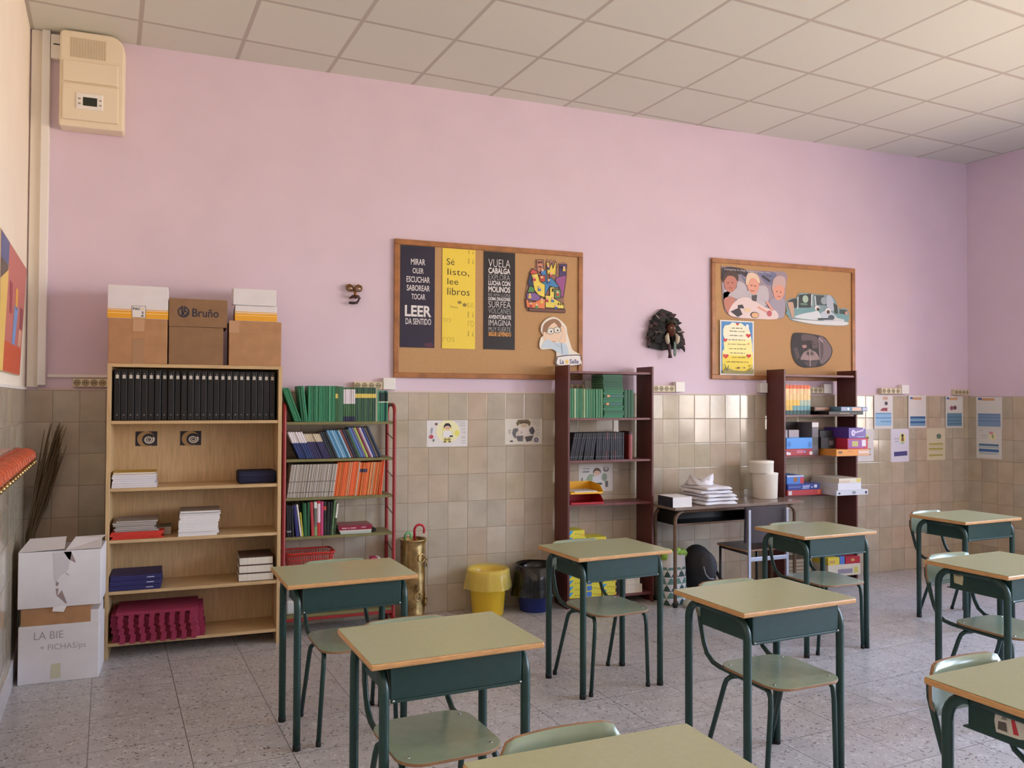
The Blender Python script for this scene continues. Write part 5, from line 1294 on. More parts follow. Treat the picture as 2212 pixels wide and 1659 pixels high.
class Sheet:
    """a flat print pinned to a wall or board: crop-pixel frame (px0,py0)-(px1,py1) mapped onto x0..x1, z1..z0 of the sheet"""
    def __init__(s, name, label, cat, x0, x1, z0, z1, col, frame, outline=None, y=Yp, group=None, loc=None, rz=0, thick=.0008, smooth=True):
        s.cx = (x0 + x1) / 2; s.f = frame; s.soft = name in ('photo_cutout', 'paper_boy'); s.x0, s.x1, s.z0, s.z1 = x0, x1, z0, z1
        s.t = thing(name, label, cat, loc or (s.cx, y, z0), rz, group)
        if outline and smooth: outline = catmull(outline)
        b = B(); pl = [s.P(*p) for p in outline] if outline else [(x0 - s.cx, 0), (x1 - s.cx, 0), (x1 - s.cx, z1 - z0), (x0 - s.cx, z1 - z0)]
        b.prism(pl, col, 'y', -thick, 0); b.obj('paper_sheet', s.t)
        s.b = B(); s.y = -thick - .0004; s.n = 0
    def P(s, px, py):
        a, c, d, e = s.f
        return (s.x0 + (px - a) / (d - a) * (s.x1 - s.x0) - s.cx, s.z1 - s.z0 - (py - c) / (e - c) * (s.z1 - s.z0))
    def up(s): s.y -= .00025
    def poly(s, pts, m, up=True):
        if up: s.up()
        if s.soft and len(pts) > 4: pts = catmull(pts, 3)
        pts = [(min(max(p[0], s.f[0]), s.f[2]), min(max(p[1], s.f[1]), s.f[3])) for p in pts]
        s.b.flat([s.P(*p) for p in pts], m, s.y)
    def rect(s, a, c, d, e, m): s.poly([(a, e), (d, e), (d, c), (a, c)], m)
    def disc(s, px, py, rx, ry, m, n=18): s.poly([(px + rx * math.cos(2 * PI * i / n), py + ry * math.sin(2 * PI * i / n)) for i in range(n)], m)
    def text(s, body, a, c, d, e, m, bold=0):
        x0, z1 = s.P(a, c); x1, z0 = s.P(d, e); s.b.text(body, x0, x1, z0, z1, m, s.y - .0003, bold)
    def line(s, pts, wd, m):
        s.up()
        for (ax, ay), (bx, by) in zip(pts, pts[1:]):
            dx, dy = bx - ax, by - ay; l = math.hypot(dx, dy) or 1; nx, ny = -dy / l * wd / 2, dx / l * wd / 2
            s.b.flat([s.P(ax + nx, ay + ny), s.P(bx + nx, by + ny), s.P(bx - nx, by - ny), s.P(ax - nx, ay - ny)], m, s.y)
    def done(s, nm='picture_print', label=None):
        o = s.b.obj(nm, s.t)
        if label: o['label'] = label
        return s.t
WHT = C(228, 226, 228); GRYT = C(176, 176, 178)
# poster 1
s = Sheet('poster', 'dark navy reading poster with white words about the senses, leftmost on the large cork board', 'poster', 1.727, 1.981, 1.910, 2.643, C(36, 34, 58, .35), (202, 190, 545, 1205))
for w_, a, c, d, e, bo in (('MIRAR', 305, 320, 447, 380, .010), ('OLER', 322, 412, 432, 466, .010), ('ESCUCHAR', 262, 497, 495, 556, .010), ('SABOREAR', 265, 583, 495, 641, .010), ('TOCAR', 312, 670, 450, 726, .010), ('LEER', 248, 786, 512, 897, .030), ('DA SENTIDO', 255, 915, 511, 976, .010)):
    s.text(w_, a, c, d, e, WHT, bo)
s.poly([(430, 1165), (520, 1150), (540, 1190), (470, 1200)], C(84, 44, 70, .35)); s.done('lettering')
# poster 2
s = Sheet('poster', 'bright yellow reading poster with black typewriter words, second on the large cork board', 'poster', 2.038, 2.291, 1.909, 2.642, C(240, 214, 74, .45), (617, 215, 948, 1218))
INK = C(40, 38, 28); FNT = C(200, 176, 66)
for w_, a, c, d, e in (('Sé', 658, 316, 737, 380), ('listo,', 668, 418, 885, 490), ('lee', 668, 515, 775, 576), ('libros', 668, 610, 890, 681)): s.text(w_, a, c, d, e, INK, -.006)
for w_, a, c, d, e in (('li', 874, 300, 932, 358), ('li', 874, 222, 932, 258), ('se', 866, 752, 932, 798), ('li', 872, 840, 932, 900), ('to', 626, 908, 705, 955), ('ro', 874, 930, 935, 992), ('li', 874, 1035, 932, 1090), ('ros', 626, 1105, 742, 1150)): s.text(w_, a, c, d, e, FNT, -.012)
s.disc(790, 752, 22, 16, C(150, 132, 60)); s.disc(840, 775, 20, 18, C(140, 122, 56)); s.poly([(690, 790), (770, 800), (780, 812), (700, 806)], FNT); s.done('lettering')
# poster 3
s = Sheet('poster', 'black reading poster packed with white words, third on the large cork board', 'poster', 2.357, 2.606, 1.912, 2.641, C(24, 24, 26, .35), (1026, 256, 1347, 1224))
for w_, a, c, d, e, bo, m in (('VUELA', 1072, 330, 1296, 408, -.012, WHT), ('CABALGA', 1072, 415, 1297, 473, .028, WHT), ('EXPLORA', 1073, 480, 1293, 536, -.012, GRYT), ('LUCHA CON', 1073, 543, 1297, 591, .028, WHT), ('MOLINOS', 1073, 600, 1297, 658, .028, WHT), ('RIE AMA LLORA', 1073, 668, 1299, 700, -.012, GRYT), ('DOMA DRAGONES', 1073, 706, 1299, 741, .026, WHT),
                              ('SURFEA', 1073, 748, 1303, 810, -.012, WHT), ('VOLCANES', 1074, 818, 1303, 868, -.012, GRYT), ('AVENTÚRATE', 1075, 873, 1306, 923, .028, WHT), ('IMAGINA', 1077, 932, 1306, 990, -.008, WHT), ('MUY FUERTE', 1077, 1003, 1303, 1048, -.01, GRYT), ('SIGUE LEYENDO', 1077, 1053, 1307, 1093, .028, C(232, 166, 84))):
    s.text(w_, a, c, d, e, m, bo)
s.done('lettering')
# paper castle
BK = C(44, 30, 34)
s = Sheet('paper_castle', 'colourful cut-out paper castle full of little figures on the large cork board', 'paper cutout', 2.685, 3.041, 2.203, 2.617, C(150, 110, 96), (1432, 310, 1880, 868), smooth=False,
          outline=[(1465, 864), (1432, 815), (1430, 735), (1455, 580), (1475, 470), (1505, 415), (1540, 420), (1545, 325), (1625, 318), (1635, 420), (1648, 420), (1650, 340), (1665, 310), (1690, 340), (1708, 308), (1726, 345), (1745, 315), (1768, 335), (1762, 420), (1785, 350), (1835, 330), (1878, 352), (1872, 470), (1860, 560), (1838, 715), (1845, 780), (1850, 864)])
for c, pl in (((206, 140, 116), [(1552, 330), (1618, 325), (1622, 420), (1605, 470), (1560, 440)]), ((232, 206, 86), [(1656, 350), (1680, 345), (1690, 400), (1712, 350), (1722, 410), (1750, 340), (1760, 345), (1752, 475), (1665, 470)]), ((74, 58, 110), [(1792, 360), (1868, 356), (1862, 460), (1820, 545), (1790, 470)]), ((206, 84, 74), [(1480, 470), (1510, 425), (1558, 450), (1570, 560), (1520, 560)]),
              ((66, 136, 190), [(1600, 430), (1650, 430), (1660, 530), (1700, 500), (1745, 540), (1790, 600), (1735, 605), (1690, 590), (1640, 700), (1610, 560)]), ((150, 82, 140), [(1755, 500), (1866, 465), (1855, 560), (1832, 705), (1800, 690), (1790, 600), (1750, 540)]), ((236, 216, 92), [(1498, 485), (1560, 470), (1600, 560), (1640, 580), (1638, 715), (1570, 690), (1530, 640)]),
              ((46, 64, 96), [(1462, 560), (1490, 470), (1515, 560), (1520, 610), (1470, 600)]), ((84, 150, 92), [(1455, 670), (1480, 605), (1520, 612), (1535, 665)]), ((130, 98, 160), [(1447, 680), (1530, 668), (1575, 690), (1600, 730), (1560, 755), (1450, 740)]), ((230, 214, 96), [(1640, 690), (1690, 690), (1690, 605), (1738, 600), (1735, 720), (1840, 770), (1838, 820), (1645, 815)]),
              ((94, 150, 96), [(1740, 620), (1805, 625), (1800, 710), (1740, 712)]), ((228, 132, 84), [(1440, 740), (1465, 745), (1470, 770), (1530, 765), (1600, 725), (1642, 730), (1640, 830), (1450, 825)]), ((120, 80, 70), [(1470, 832), (1850, 825), (1850, 860), (1475, 860)]), ((196, 86, 70), [(1575, 490), (1640, 485), (1640, 550), (1590, 556)])):
    s.poly(pl, C(*c)); s.line(pl + pl[:1], 6, BK)
s.up()
for px, py, c in ((1525, 520, (190, 60, 70)), (1580, 620, (70, 120, 180)), (1770, 660, (190, 70, 70)), (1660, 730, (180, 60, 70)), (1718, 728, (60, 120, 170)), (1492, 790, (190, 60, 60)), (1552, 800, (90, 150, 90)), (1755, 800, (50, 80, 140)), (1700, 470, (180, 80, 70)), (1610, 440, (90, 130, 190)), (1672, 395, (60, 70, 120)), (1838, 400, (220, 190, 80)), (1605, 515, (180, 60, 50)), (1605, 745, (230, 200, 90)), (1480, 700, (220, 200, 90)), (1675, 540, (50, 100, 160))):
    s.b.flat([s.P(px + a, py + c_) for a, c_ in ((-16, 30), (16, 30), (14, 4), (-14, 4))], C(*c), s.y - .0002); s.b.flat([s.P(px + 13 * math.cos(k * PI / 5), py - 8 + 14 * math.sin(k * PI / 5)) for k in range(10)], C(226, 184, 152), s.y - .0004)
s.up(); s.up(); s.up()
for a, c, d, e in ((1566, 345, 1580, 368), (1592, 342, 1606, 365), (1572, 395, 1600, 408), (1712, 615, 1728, 650), (1800, 380, 1812, 400), (1775, 760, 1785, 785), (1798, 760, 1808, 785), (1820, 760, 1830, 785)): s.b.flat([s.P(a, e), s.P(d, e), s.P(d, c), s.P(a, c)], BK, s.y)
s.done()
# boy cut-out with the school sign
s = Sheet('paper_boy', 'white cut-out drawing of a boy with glasses above a school sign on the large board', 'paper cutout', 2.801, 3.153, 1.800, 2.172, C(232, 228, 218), (1575, 900, 1985, 1375), y=-.0246,
          outline=[(1745, 1375), (1742, 1290), (1735, 1235), (1690, 1215), (1600, 1220), (1577, 1180), (1590, 1110), (1612, 1085), (1590, 1040), (1600, 975), (1650, 920), (1715, 900), (1775, 925), (1835, 985), (1850, 1060), (1880, 1160), (1905, 1220), (1975, 1262), (1985, 1310), (1975, 1365)])
s.poly([(1612, 1085), (1606, 1040), (1620, 975), (1668, 935), (1725, 918), (1775, 945), (1795, 1000), (1782, 1040), (1740, 985), (1720, 955), (1660, 1010), (1645, 1075), (1620, 1100)], C(150, 112, 84))
SK = C(234, 206, 180)
s.poly([(1645, 1080), (1662, 1010), (1720, 958), (1780, 1030), (1790, 1080), (1760, 1130), (1715, 1148), (1670, 1120)], SK); s.poly([(1612, 1060), (1640, 1055), (1645, 1110), (1660, 1130), (1625, 1130)], SK); s.poly([(1780, 1000), (1815, 985), (1828, 1040), (1835, 1130), (1800, 1160), (1770, 1130), (1800, 1070)], SK)
LB = C(196, 216, 230)
s.poly([(1600, 1205), (1620, 1150), (1660, 1122), (1720, 1150), (1790, 1150), (1840, 1170), (1860, 1262), (1800, 1270), (1745, 1240), (1680, 1205)], LB)
for px, py in ((1685, 1040), (1748, 1026)): s.disc(px, py, 36, 32, C(96, 104, 112)); s.disc(px, py, 31, 27, C(226, 226, 216)); s.disc(px + 4, py + 4, 8, 9, BK)
s.line([(1712, 1040), (1722, 1034)], 5, C(96, 104, 112)); s.line([(1700, 1140), (1735, 1142)], 4, C(150, 100, 90)); s.line([(1790, 1150), (1800, 1260)], 4, C(130, 150, 170)); s.line([(1720, 1155), (1790, 1200)], 3, C(150, 170, 186))
s.poly([(1748, 1374), (1745, 1300), (1760, 1282), (1860, 1268), (1972, 1264), (1984, 1300), (1976, 1366)], C(40, 44, 60)); s.poly([(1756, 1370), (1752, 1302), (1764, 1290), (1860, 1276), (1966, 1272), (1976, 1302), (1969, 1360)], C(240, 238, 236))
NB = C(36, 52, 120)
s.text('La', 1774, 1312, 1812, 1358, NB, .02); s.text('Salle', 1870, 1308, 1958, 1352, NB, .02)
s.poly([(1842 + (26 if k % 2 == 0 else 11) * math.sin(k * PI / 5), 1335 - (28 if k % 2 == 0 else 12) * math.cos(k * PI / 5)) for k in range(10)], C(240, 204, 70)); s.done()
# second board: children
s = Sheet('photo_cutout', 'cut-out photograph of three children drawing together, upper left on the smaller board', 'photograph', 4.449, 5.112, 2.228, 2.662, C(150, 136, 150, .4), (323, 205, 1138, 885),
          outline=[(323, 250), (350, 215), (480, 205), (540, 232), (900, 235), (1138, 240), (1130, 470), (1118, 800), (1060, 860), (880, 880), (650, 882), (520, 878), (400, 835), (345, 690)])
DK2 = C(50, 44, 54); BL2 = C(110, 116, 150); SWT = C(190, 184, 194); SKN = C(222, 160, 140); SKD = C(190, 124, 108); BLD = C(226, 202, 178)
s.poly([(325, 255), (360, 222), (480, 212), (640, 240), (620, 330), (540, 300), (340, 420)], DK2); s.poly([(780, 250), (1000, 250), (980, 380), (900, 420), (820, 330)], BL2); s.line([(830, 300), (930, 370)], 30, DK2); s.line([(560, 300), (640, 420)], 24, BL2); s.line([(880, 290), (960, 300)], 20, C(80, 84, 120))
s.poly([(520, 400), (600, 420), (640, 520), (600, 640), (430, 600), (345, 560), (345, 690), (360, 520), (500, 500)], SWT); s.poly([(640, 520), (820, 430), (900, 470), (910, 620), (840, 720), (700, 690), (640, 620)], SWT); s.poly([(950, 600), (1110, 590), (1115, 800), (1060, 850), (960, 840), (920, 700)], C(160, 154, 172))
s.poly([(355, 420), (365, 350), (430, 320), (510, 360), (505, 450), (470, 530), (410, 545), (370, 500)], SKD); s.poly([(335, 420), (345, 330), (400, 265), (480, 262), (530, 320), (520, 400), (480, 340), (400, 335), (360, 400)], C(70, 50, 46))
s.poly([(640, 420), (660, 350), (720, 320), (780, 370), (785, 460), (745, 550), (690, 545), (650, 490)], SKN); s.poly([(620, 400), (640, 300), (700, 268), (770, 300), (800, 380), (780, 400), (740, 345), (680, 350), (640, 440)], BLD)
s.poly([(965, 480), (985, 420), (1060, 400), (1112, 440), (1105, 540), (1050, 612), (990, 590)], SKN); s.poly([(950, 440), (975, 330), (1040, 285), (1120, 310), (1122, 440), (1090, 430), (1040, 405), (985, 440), (960, 500)], C(196, 170, 170))
s.poly([(350, 700), (370, 620), (470, 610), (480, 680), (430, 800), (400, 830)], SKD); s.poly([(490, 660), (640, 600), (860, 720), (1000, 760), (1010, 870), (660, 878), (520, 870), (405, 830)], C(226, 208, 208)); s.poly([(430, 800), (540, 740), (580, 830), (520, 868)], DK2); s.disc(730, 830, 55, 42, DK2); s.disc(735, 832, 45, 34, C(226, 180, 130)); s.poly([(520, 710), (580, 700), (600, 750), (520, 750)], DK2); s.disc(640, 770, 40, 26, C(226, 200, 160)); s.disc(915, 800, 32, 40, C(190, 90, 100)); s.line([(770, 720), (880, 780)], 26, SKN); s.line([(880, 640), (960, 760)], 30, SKN); s.poly([(700, 570), (760, 560), (750, 650), (700, 640)], C(70, 70, 76))
for px, py in ((400, 425), (455, 420), (690, 440), (735, 445), (1010, 500), (1060, 505)): s.disc(px, py, 9, 6, C(60, 40, 40), 8)
for px, py in ((430, 490), (705, 510), (1035, 565)): s.line([(px - 22, py), (px + 22, py + 2)], 8, C(150, 60, 60))
s.text('Comparte tu alegría', 350, 234, 640, 270, C(220, 214, 220), -.005)
for a_, d_ in ((656, 720), (734, 760), (774, 850), (866, 930)): s.line([(a_, 256), (d_, 258)], 9, C(190, 184, 192))
s.done()
# river
s = Sheet('photo_cutout', 'cut-out photograph of people lying by a river with waterfalls, right side of the smaller board', 'photograph', 5.105, 5.800, 2.202, 2.480, C(120, 150, 158, .4), (1130, 535, 1925, 962),
          outline=[(1130, 680), (1160, 650), (1200, 620), (1260, 610), (1300, 545), (1400, 538), (1560, 550), (1680, 548), (1750, 610), (1790, 715), (1870, 712), (1920, 760), (1915, 900), (1860, 955), (1550, 960), (1350, 940), (1190, 905), (1150, 800)])
DG = C(40, 56, 56); WF = C(206, 220, 226); TEAL = C(110, 160, 168)
s.poly([(1160, 660), (1262, 620), (1265, 740), (1225, 750), (1180, 700)], DG); s.poly([(1290, 570), (1440, 545), (1440, 730), (1290, 740)], DG); s.poly([(1480, 560), (1600, 555), (1640, 690), (1500, 690)], C(60, 80, 84)); s.poly([(1640, 560), (1690, 560), (1730, 640), (1720, 760), (1640, 700)], C(176, 190, 206)); s.poly([(1720, 650), (1770, 680), (1780, 800), (1740, 800)], DG); s.poly([(1800, 730), (1900, 740), (1890, 800), (1800, 800)], C(60, 84, 80))
s.poly([(1180, 760), (1480, 740), (1640, 790), (1900, 800), (1900, 880), (1200, 870)], TEAL); s.line([(1280, 600), (1275, 760)], 12, WF); s.line([(1450, 555), (1445, 700)], 14, WF); s.line([(1490, 570), (1500, 700)], 14, WF); s.disc(1370, 620, 36, 50, C(170, 196, 180)); s.disc(1350, 690, 50, 16, C(90, 130, 120)); s.disc(1600, 630, 40, 50, C(150, 166, 176))
s.poly([(1150, 690), (1190, 672), (1222, 690), (1232, 850), (1205, 880), (1180, 800)], C(190, 160, 140)); s.poly([(1230, 870), (1330, 820), (1450, 790), (1520, 770), (1560, 830), (1540, 890), (1380, 890)], C(214, 226, 234)); s.poly([(1560, 800), (1640, 760), (1720, 800), (1780, 890), (1600, 900)], C(190, 206, 220)); s.poly([(1740, 850), (1860, 870), (1850, 910), (1730, 900)], C(206, 214, 220))
s.disc(1515, 735, 34, 32, C(228, 232, 234)); s.disc(1525, 748, 20, 22, C(70, 52, 48)); s.disc(1650, 765, 36, 38, C(228, 230, 232)); s.disc(1652, 778, 22, 26, C(80, 62, 58)); s.disc(1882, 780, 18, 26, C(190, 150, 130)); s.line([(1520, 880), (1680, 870)], 22, C(44, 54, 60)); s.poly([(1200, 900), (1500, 905), (1880, 900), (1860, 950), (1550, 955), (1350, 935)], C(220, 226, 230)); s.disc(1690, 850, 40, 34, C(70, 86, 96)); s.done()
# poem
s = Sheet('poem_sheet', 'yellow and blue poem sheet with red hearts, lower left on the smaller board', 'poster', 4.430, 4.768, 1.752, 2.208, C(238, 236, 230), (303, 890, 722, 1590), y=-.0246)
s.rect(318, 905, 706, 1572, C(76, 140, 200)); s.poly([(330, 1290), (708, 1290), (708, 1572), (330, 1572)], C(240, 218, 74))
cl = [(340, 1010), (360, 960), (420, 945), (450, 915), (520, 925), (560, 918), (600, 950), (660, 985), (680, 1060), (690, 1120), (700, 1200), (690, 1290), (700, 1340), (340, 1320), (330, 1290), (360, 1250), (345, 1190), (360, 1130), (340, 1080)]
s.poly(cl, C(246, 244, 214)); s.poly([(350, 1160), (690, 1130), (700, 1240), (700, 1345), (340, 1330), (352, 1250)], C(250, 240, 160)); s.poly([(620, 940), (645, 930), (660, 955), (650, 1000), (630, 985)], C(236, 244, 248))
def heart(px, py, r_): s.poly([(px + r_ * (16 * math.sin(t_) ** 3) / 16, py - r_ * (13 * math.cos(t_) - 5 * math.cos(2 * t_) - 2 * math.cos(3 * t_) - math.cos(4 * t_)) / 16) for t_ in [2 * PI * k / 24 for k in range(24)]], C(206, 52, 50))
for h_ in ((516, 935, 20), (652, 1078, 32), (365, 1145, 26), (372, 1350, 34), (656, 1340, 30), (652, 1185, 10)): heart(*h_)
rnd = random.Random(11)
for k, (y_, a, d) in enumerate(((988, 445, 575), (1028, 420, 600), (1083, 415, 600), (1139, 405, 605), (1195, 400, 620), (1252, 410, 620), (1308, 425, 605), (1364, 440, 605), (1422, 380, 650))):
    px = a
    while px < d - 10:
        wl2 = rnd.uniform(18, 60); e_ = min(px + wl2, d); pts = [(q, y_ + 7 * math.sin(q * .55 + k)) for q in [px + (e_ - px) * i / 8 for i in range(9)]]
        s.line(pts, 4, C(90, 84, 60)); px = e_ + 14
s.poly([(330, 1540), (380, 1500), (460, 1530), (600, 1540), (706, 1510), (706, 1572), (330, 1572)], C(150, 140, 80)); s.line([(345, 1450), (375, 1540), (395, 1470)], 9, C(90, 100, 70)); s.line([(640, 1530), (690, 1490)], 8, C(90, 90, 60)); s.disc(520, 1498, 14, 14, C(120, 84, 60)); s.disc(590, 1495, 10, 9, C(90, 80, 60)); s.disc(680, 1465, 18, 12, C(214, 190, 100)); s.done()
# gorilla
s = Sheet('photo_cutout', "cut-out photograph of a gorilla's face, lower right on the smaller board", 'photograph', 5.163, 5.612, 1.828, 2.131, C(32, 27, 30, .6), (1205, 1035, 1715, 1488),
          outline=[(1205, 1180), (1215, 1100), (1240, 1045), (1330, 1037), (1480, 1050), (1600, 1075), (1650, 1120), (1712, 1230), (1700, 1330), (1640, 1420), (1560, 1470), (1440, 1486), (1340, 1484), (1260, 1430), (1215, 1320)])
s.poly([(1340, 1060), (1480, 1065), (1540, 1120), (1520, 1160), (1420, 1130), (1340, 1140)], C(84, 66, 70)); s.poly([(1540, 1090), (1600, 1090), (1650, 1140), (1700, 1240), (1680, 1340), (1600, 1430), (1560, 1420), (1545, 1300)], C(110, 92, 98)); s.poly([(1560, 1130), (1600, 1180), (1600, 1300), (1570, 1400)], C(76, 60, 68)); s.poly([(1230, 1240), (1280, 1230), (1310, 1360), (1270, 1390)], C(70, 56, 60))
s.poly([(1320, 1390), (1345, 1310), (1390, 1270), (1480, 1270), (1530, 1320), (1545, 1390), (1440, 1400)], C(146, 122, 122)); s.poly([(1395, 1270), (1430, 1240), (1470, 1268), (1490, 1320), (1430, 1340), (1385, 1318)], C(116, 96, 98)); s.disc(1408, 1302, 14, 16, C(34, 28, 32)); s.disc(1452, 1302, 14, 16, C(34, 28, 32)); s.line([(1330, 1392), (1440, 1402), (1545, 1386)], 12, C(40, 34, 36)); s.poly([(1350, 1410), (1530, 1406), (1500, 1470), (1400, 1478)], C(70, 58, 62))
s.poly([(1330, 1200), (1380, 1185), (1395, 1225), (1350, 1240)], C(170, 124, 124)); s.disc(1360, 1185, 20, 12, C(26, 22, 26)); s.poly([(1440, 1160), (1520, 1150), (1525, 1230), (1460, 1235)], C(84, 66, 68)); s.disc(1478, 1180, 22, 15, C(26, 22, 26)); s.disc(1482, 1176, 5, 5, C(190, 170, 160)); s.line([(1425, 1260), (1432, 1470)], 8, C(190, 174, 174)); s.line([(1540, 1100), (1590, 1150)], 12, C(176, 156, 168)); s.done()

# ------------------------------------------------------------------ sheets on the tiles
Yt = -.0085
def figure(s, px, py, k, hair, shirt, yel):
    """a plain child figure"""
    s.disc(px, py + 60 * k, 78 * k, 150 * k, C(*yel)) if yel else None
    s.poly([(px - 62 * k, py + 20 * k), (px + 62 * k, py + 20 * k), (px + 70 * k, py + 130 * k), (px - 70 * k, py + 130 * k)], C(*shirt)); s.disc(px, py - 30 * k, 42 * k, 46 * k, C(228, 190, 166)); s.poly([(px - 54 * k, py - 10 * k), (px - 54 * k, py - 60 * k), (px - 24 * k, py - 96 * k), (px + 24 * k, py - 96 * k), (px + 54 * k, py - 60 * k), (px + 54 * k, py - 10 * k), (px + 38 * k, py - 46 * k), (px, py - 58 * k), (px - 38 * k, py - 46 * k)], C(*hair))
    for s_ in (-1, 1): s.poly([(px + s_ * 12 * k, py + 130 * k), (px + s_ * 44 * k, py + 130 * k), (px + s_ * 40 * k, py + 190 * k), (px + s_ * 20 * k, py + 190 * k)], C(196, 180, 90)); s.disc(px + s_ * 16 * k, py - 26 * k, 5 * k, 6 * k, BK, 8); s.disc(px + s_ * 36 * k, py + 196 * k, 22 * k, 12 * k, C(110, 96, 50), 10)
def textlines(s, lst, m=None, th=7):
    for a, y_, d in lst: s.line([(a, y_), (d, y_)], th, m or C(170, 170, 172))
s = Sheet('poster', 'white sheet with a black-haired child on yellow, left one of two on the bare tiles', 'poster', 1.930, 2.239, 1.194, 1.386, M_PAPER, (165, 185, 755, 580), y=Yt)
s.disc(470, 350, 170, 170, C(238, 236, 190)); s.disc(600, 380, 38, 44, C(232, 228, 110)); figure(s, 460, 320, .95, (34, 32, 40), (236, 236, 240), (236, 232, 140)); s.rect(495, 412, 538, 434, C(36, 36, 42)); s.rect(412, 468, 508, 480, C(110, 110, 90)); s.disc(230, 428, 28, 30, C(190, 70, 90)); s.poly([(284, 226), (314, 222), (316, 252), (292, 262)], C(110, 64, 54)); s.line([(240, 300), (234, 380)], 16, C(150, 170, 200)); s.disc(262, 482, 12, 20, C(90, 120, 110)); textlines(s, [(570, 210, 722), (630, 240, 722), (630, 270, 722), (660, 320, 722), (668, 365, 722), (690, 385, 722), (660, 430, 722), (660, 450, 722), (668, 490, 722), (660, 525, 722)]); s.done()
s = Sheet('poster', 'white sheet with a grey recycling arrows figure, right one of two on the bare tiles', 'poster', 2.533, 2.835, 1.202, 1.394, C(220, 216, 204), (1320, 178, 1870, 548), y=Yt)
ARW = C(106, 104, 108); OLV = C(120, 106, 76)
s.poly([(1480, 240), (1510, 192), (1660, 186), (1700, 230), (1680, 290), (1640, 240), (1540, 245), (1500, 285)], OLV); s.disc(1595, 272, 48, 34, C(206, 186, 160)); s.poly([(1540, 225), (1590, 215), (1650, 225), (1655, 250), (1590, 240), (1540, 255)], C(86, 72, 56)); s.poly([(1425, 380), (1440, 320), (1505, 312), (1512, 350), (1480, 380), (1475, 470), (1440, 430)], ARW); s.poly([(1680, 320), (1725, 288), (1760, 355), (1735, 410), (1700, 400), (1672, 350)], C(84, 82, 90)); s.poly([(1478, 430), (1580, 420), (1580, 505), (1510, 500)], ARW); s.poly([(1610, 440), (1740, 420), (1705, 500), (1650, 505), (1640, 520)], C(88, 84, 90))
s.poly([(1510, 305), (1665, 300), (1668, 425), (1520, 420)], C(226, 216, 210)); s.disc(1560, 375, 14, 20, C(186, 178, 178)); s.rect(1585, 420, 1605, 480, C(220, 200, 200)); s.disc(1780, 485, 34, 34, C(104, 96, 124)); s.disc(1780, 485, 20, 20, C(170, 166, 180)); s.disc(1385, 345, 18, 10, C(170, 166, 160)); s.disc(1385, 380, 16, 9, C(170, 166, 160)); s.disc(1415, 500, 22, 12, C(70, 66, 64)); textlines(s, [(1690, 195, 1830), (1700, 225, 1830), (1730, 255, 1830), (1770, 285, 1820), (1775, 325, 1820), (1785, 350, 1820), (1770, 385, 1825), (1770, 415, 1825)]); s.done()
s = Sheet('poster', 'white sheet with a brown-haired child, on the tiles behind the yellow letter tray', 'poster', 3.143, 3.440, .826, 1.040, C(214, 214, 210), (490, 12, 905, 335), y=Yt)
s.disc(640, 210, 60, 80, C(150, 170, 140)); s.disc(800, 170, 34, 46, C(140, 160, 140)); figure(s, 710, 140, .85, (104, 86, 66), (210, 212, 214), None); s.disc(820, 75, 34, 32, C(110, 110, 110)); s.disc(820, 66, 22, 22, C(190, 190, 188)); s.line([(530, 170), (528, 260)], 12, C(110, 110, 118)); s.line([(670, 245), (770, 245)], 22, C(60, 62, 66)); s.rect(815, 215, 842, 285, C(96, 96, 100)); textlines(s, [(540, 65, 620), (540, 95, 615), (530, 105, 612)], C(120, 120, 120)); s.done()
# eight printed sheets in the corner (crop pixels of the two rows)
BL_ = C(96, 150, 206); DB = C(44, 96, 150); LBU = C(150, 196, 232)
def head(s, a, y_, d): s.rect(a, y_, a + (d - a) * .22, y_ + 26, C(64, 104, 176)); s.rect(a + (d - a) * .22, y_ + 4, d, y_ + 34, C(206, 160, 120))
P_ = lambda lb, x0, x1, z0, z1, fr, col=M_PAPER, **k: Sheet('printed_sheet', lb, 'poster', x0, x1, z0, z1, col, fr, y=Yt - .006 if z1 > 1.4 else Yt, group='printed sheets on the tiles by the corner', **k)
s = P_('printed sheet with a red figure and pale blue table, first of the upper row', 6.083, 6.303, 1.290, 1.594, (270, 258, 512, 692)); s.rect(380, 278, 445, 318, C(206, 170, 150)); s.poly([(345, 460), (375, 425), (440, 420), (440, 465)], C(150, 60, 80)); s.disc(425, 365, 20, 24, C(60, 60, 70)); s.rect(285, 488, 490, 655, LBU); textlines(s, [(285, 495, 490), (285, 552, 490), (350, 600, 490)], BL_, 14); s.done()
s = P_('printed sheet with a blank upper half and blue bands, second of the upper row', 6.488, 6.704, 1.292, 1.594, (708, 262, 938, 682)); head(s, 732, 284, 878); s.rect(730, 532, 926, 652, C(126, 168, 200)); textlines(s, [(730, 545, 926), (730, 607, 926)], DB, 28); textlines(s, [(730, 645, 926)], C(90, 140, 180), 14); s.done()
s = P_('printed sheet with two small round faces above a blue table, third of the upper row', 6.946, 7.166, 1.288, 1.588, (1182, 275, 1410, 682), C(214, 214, 210)); head(s, 1198, 288, 1340); s.disc(1262, 425, 24, 28, C(150, 90, 110)); s.disc(1305, 420, 22, 28, C(110, 80, 90)); s.rect(1200, 490, 1394, 655, C(104, 140, 164)); textlines(s, [(1200, 540, 1394), (1200, 585, 1394), (1200, 625, 1394)], C(70, 110, 140), 10); s.done()
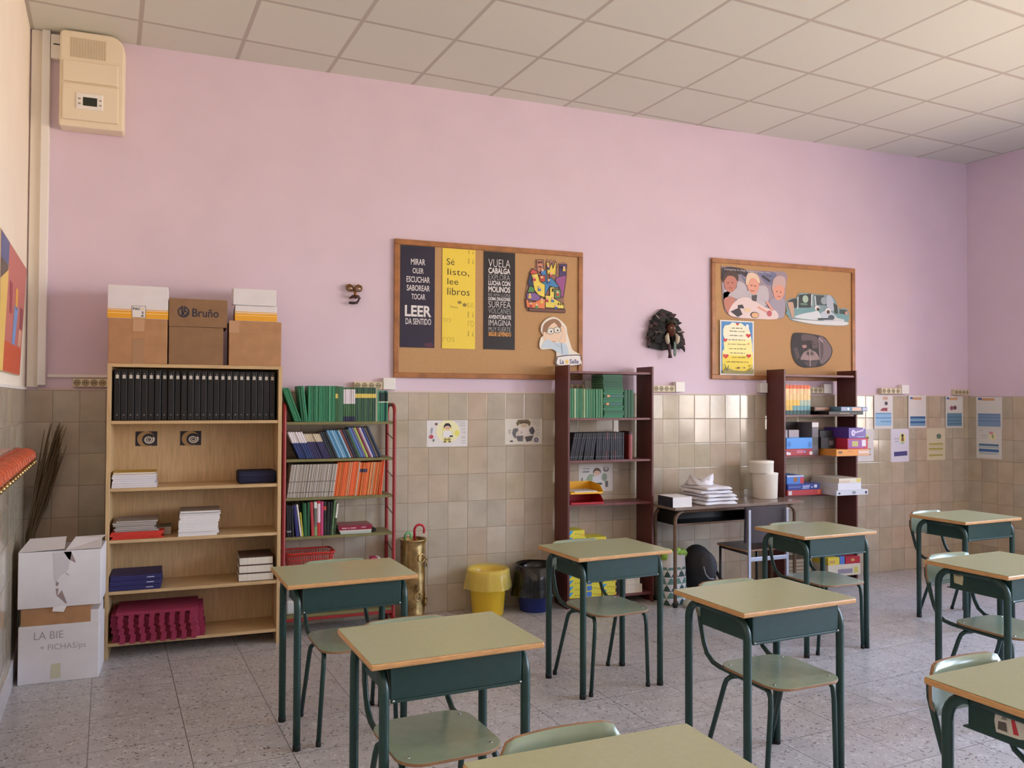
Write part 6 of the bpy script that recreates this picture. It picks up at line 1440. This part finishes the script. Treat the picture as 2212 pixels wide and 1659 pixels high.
s = P_('printed sheet with a yellow star, first of the lower row beside the bookcase', 5.90, 6.080, 1.000, 1.288, (70, 680, 270, 1105)); s.poly([(185 + (42 if k % 2 == 0 else 20) * math.sin(k * PI / 5), 800 - (56 if k % 2 == 0 else 24) * math.cos(k * PI / 5)) for k in range(10)], C(206, 206, 100)); s.disc(190, 800, 18, 16, C(110, 120, 70)); textlines(s, [(110, 945, 235), (110, 1018, 235)], C(190, 130, 90), 16); textlines(s, [(110, 980, 235)], C(180, 180, 210), 10); s.done()
s = P_('printed sheet with a small black figure and purple bar, second of the lower row', 6.283, 6.499, .986, 1.288, (488, 690, 722, 1112), C(220, 218, 232)); s.disc(638, 810, 38, 64, C(230, 222, 140)); s.disc(638, 778, 16, 22, C(44, 38, 36)); s.poly([(624, 800), (652, 800), (656, 850), (622, 850)], C(110, 76, 40)); s.disc(638, 872, 26, 14, C(170, 190, 180)); textlines(s, [(530, 818, 595), (540, 852, 585)], C(140, 140, 170)); s.poly([(526, 985), (696, 975), (698, 1032), (528, 1042)], C(62, 58, 120)); s.done()
s = P_('cream printed sheet with yellow-green lines, third of the lower row', 6.718, 6.946, .992, 1.290, (955, 675, 1190, 1090), C(212, 206, 180)); s.poly([(1075, 765), (1110, 745), (1138, 765), (1130, 810), (1085, 812)], C(96, 120, 104)); textlines(s, [(980, 880, 1160), (980, 942, 1160), (980, 1026, 1155)], C(176, 168, 86), 20); textlines(s, [(980, 905, 1160), (980, 960, 1150), (980, 1045, 1040)], C(196, 190, 120), 8); s.done()
def rsheet(lb, a0, a1, z0, z1, fr):
    m_ = (a0 + a1) / 2; inn = .009
    return Sheet('printed_sheet', lb, 'poster', -(a1 - a0) / 2, (a1 - a0) / 2, z0, z1, C(216, 218, 216), fr, group='printed sheets on the tiles by the corner', loc=(RW[0] + math.sin(PH) * m_ - math.cos(PH) * inn, RW[1] - math.cos(PH) * m_ - math.sin(PH) * inn, z0), rz=RR)
s = rsheet('printed sheet with pale blue bands on the right-hand wall, upper of two', .09, .343, 1.292, 1.582, (1605, 283, 1940, 682)); head(s, 1632, 295, 1845); s.rect(1630, 495, 1920, 660, C(126, 156, 190)); textlines(s, [(1630, 508, 1920), (1630, 545, 1920), (1630, 590, 1920)], C(104, 136, 176), 12); s.done()
s = rsheet('printed sheet with a pink and green plant on the right-hand wall, lower of two', .09, .338, 1.010, 1.290, (1605, 688, 1935, 1085)); s.disc(1815, 785, 55, 60, C(226, 222, 190)); s.disc(1800, 745, 28, 18, C(206, 150, 156)); s.poly([(1805, 770), (1830, 765), (1830, 815), (1815, 815)], C(150, 170, 120)); textlines(s, [(1640, 720, 1700), (1660, 780, 1760), (1680, 810, 1740)], C(180, 180, 176)); textlines(s, [(1640, 905, 1898)], C(80, 124, 166), 26); textlines(s, [(1640, 978, 1898)], C(64, 108, 170), 36); textlines(s, [(1640, 935, 1898), (1650, 1020, 1890)], C(160, 190, 200), 14); s.done()
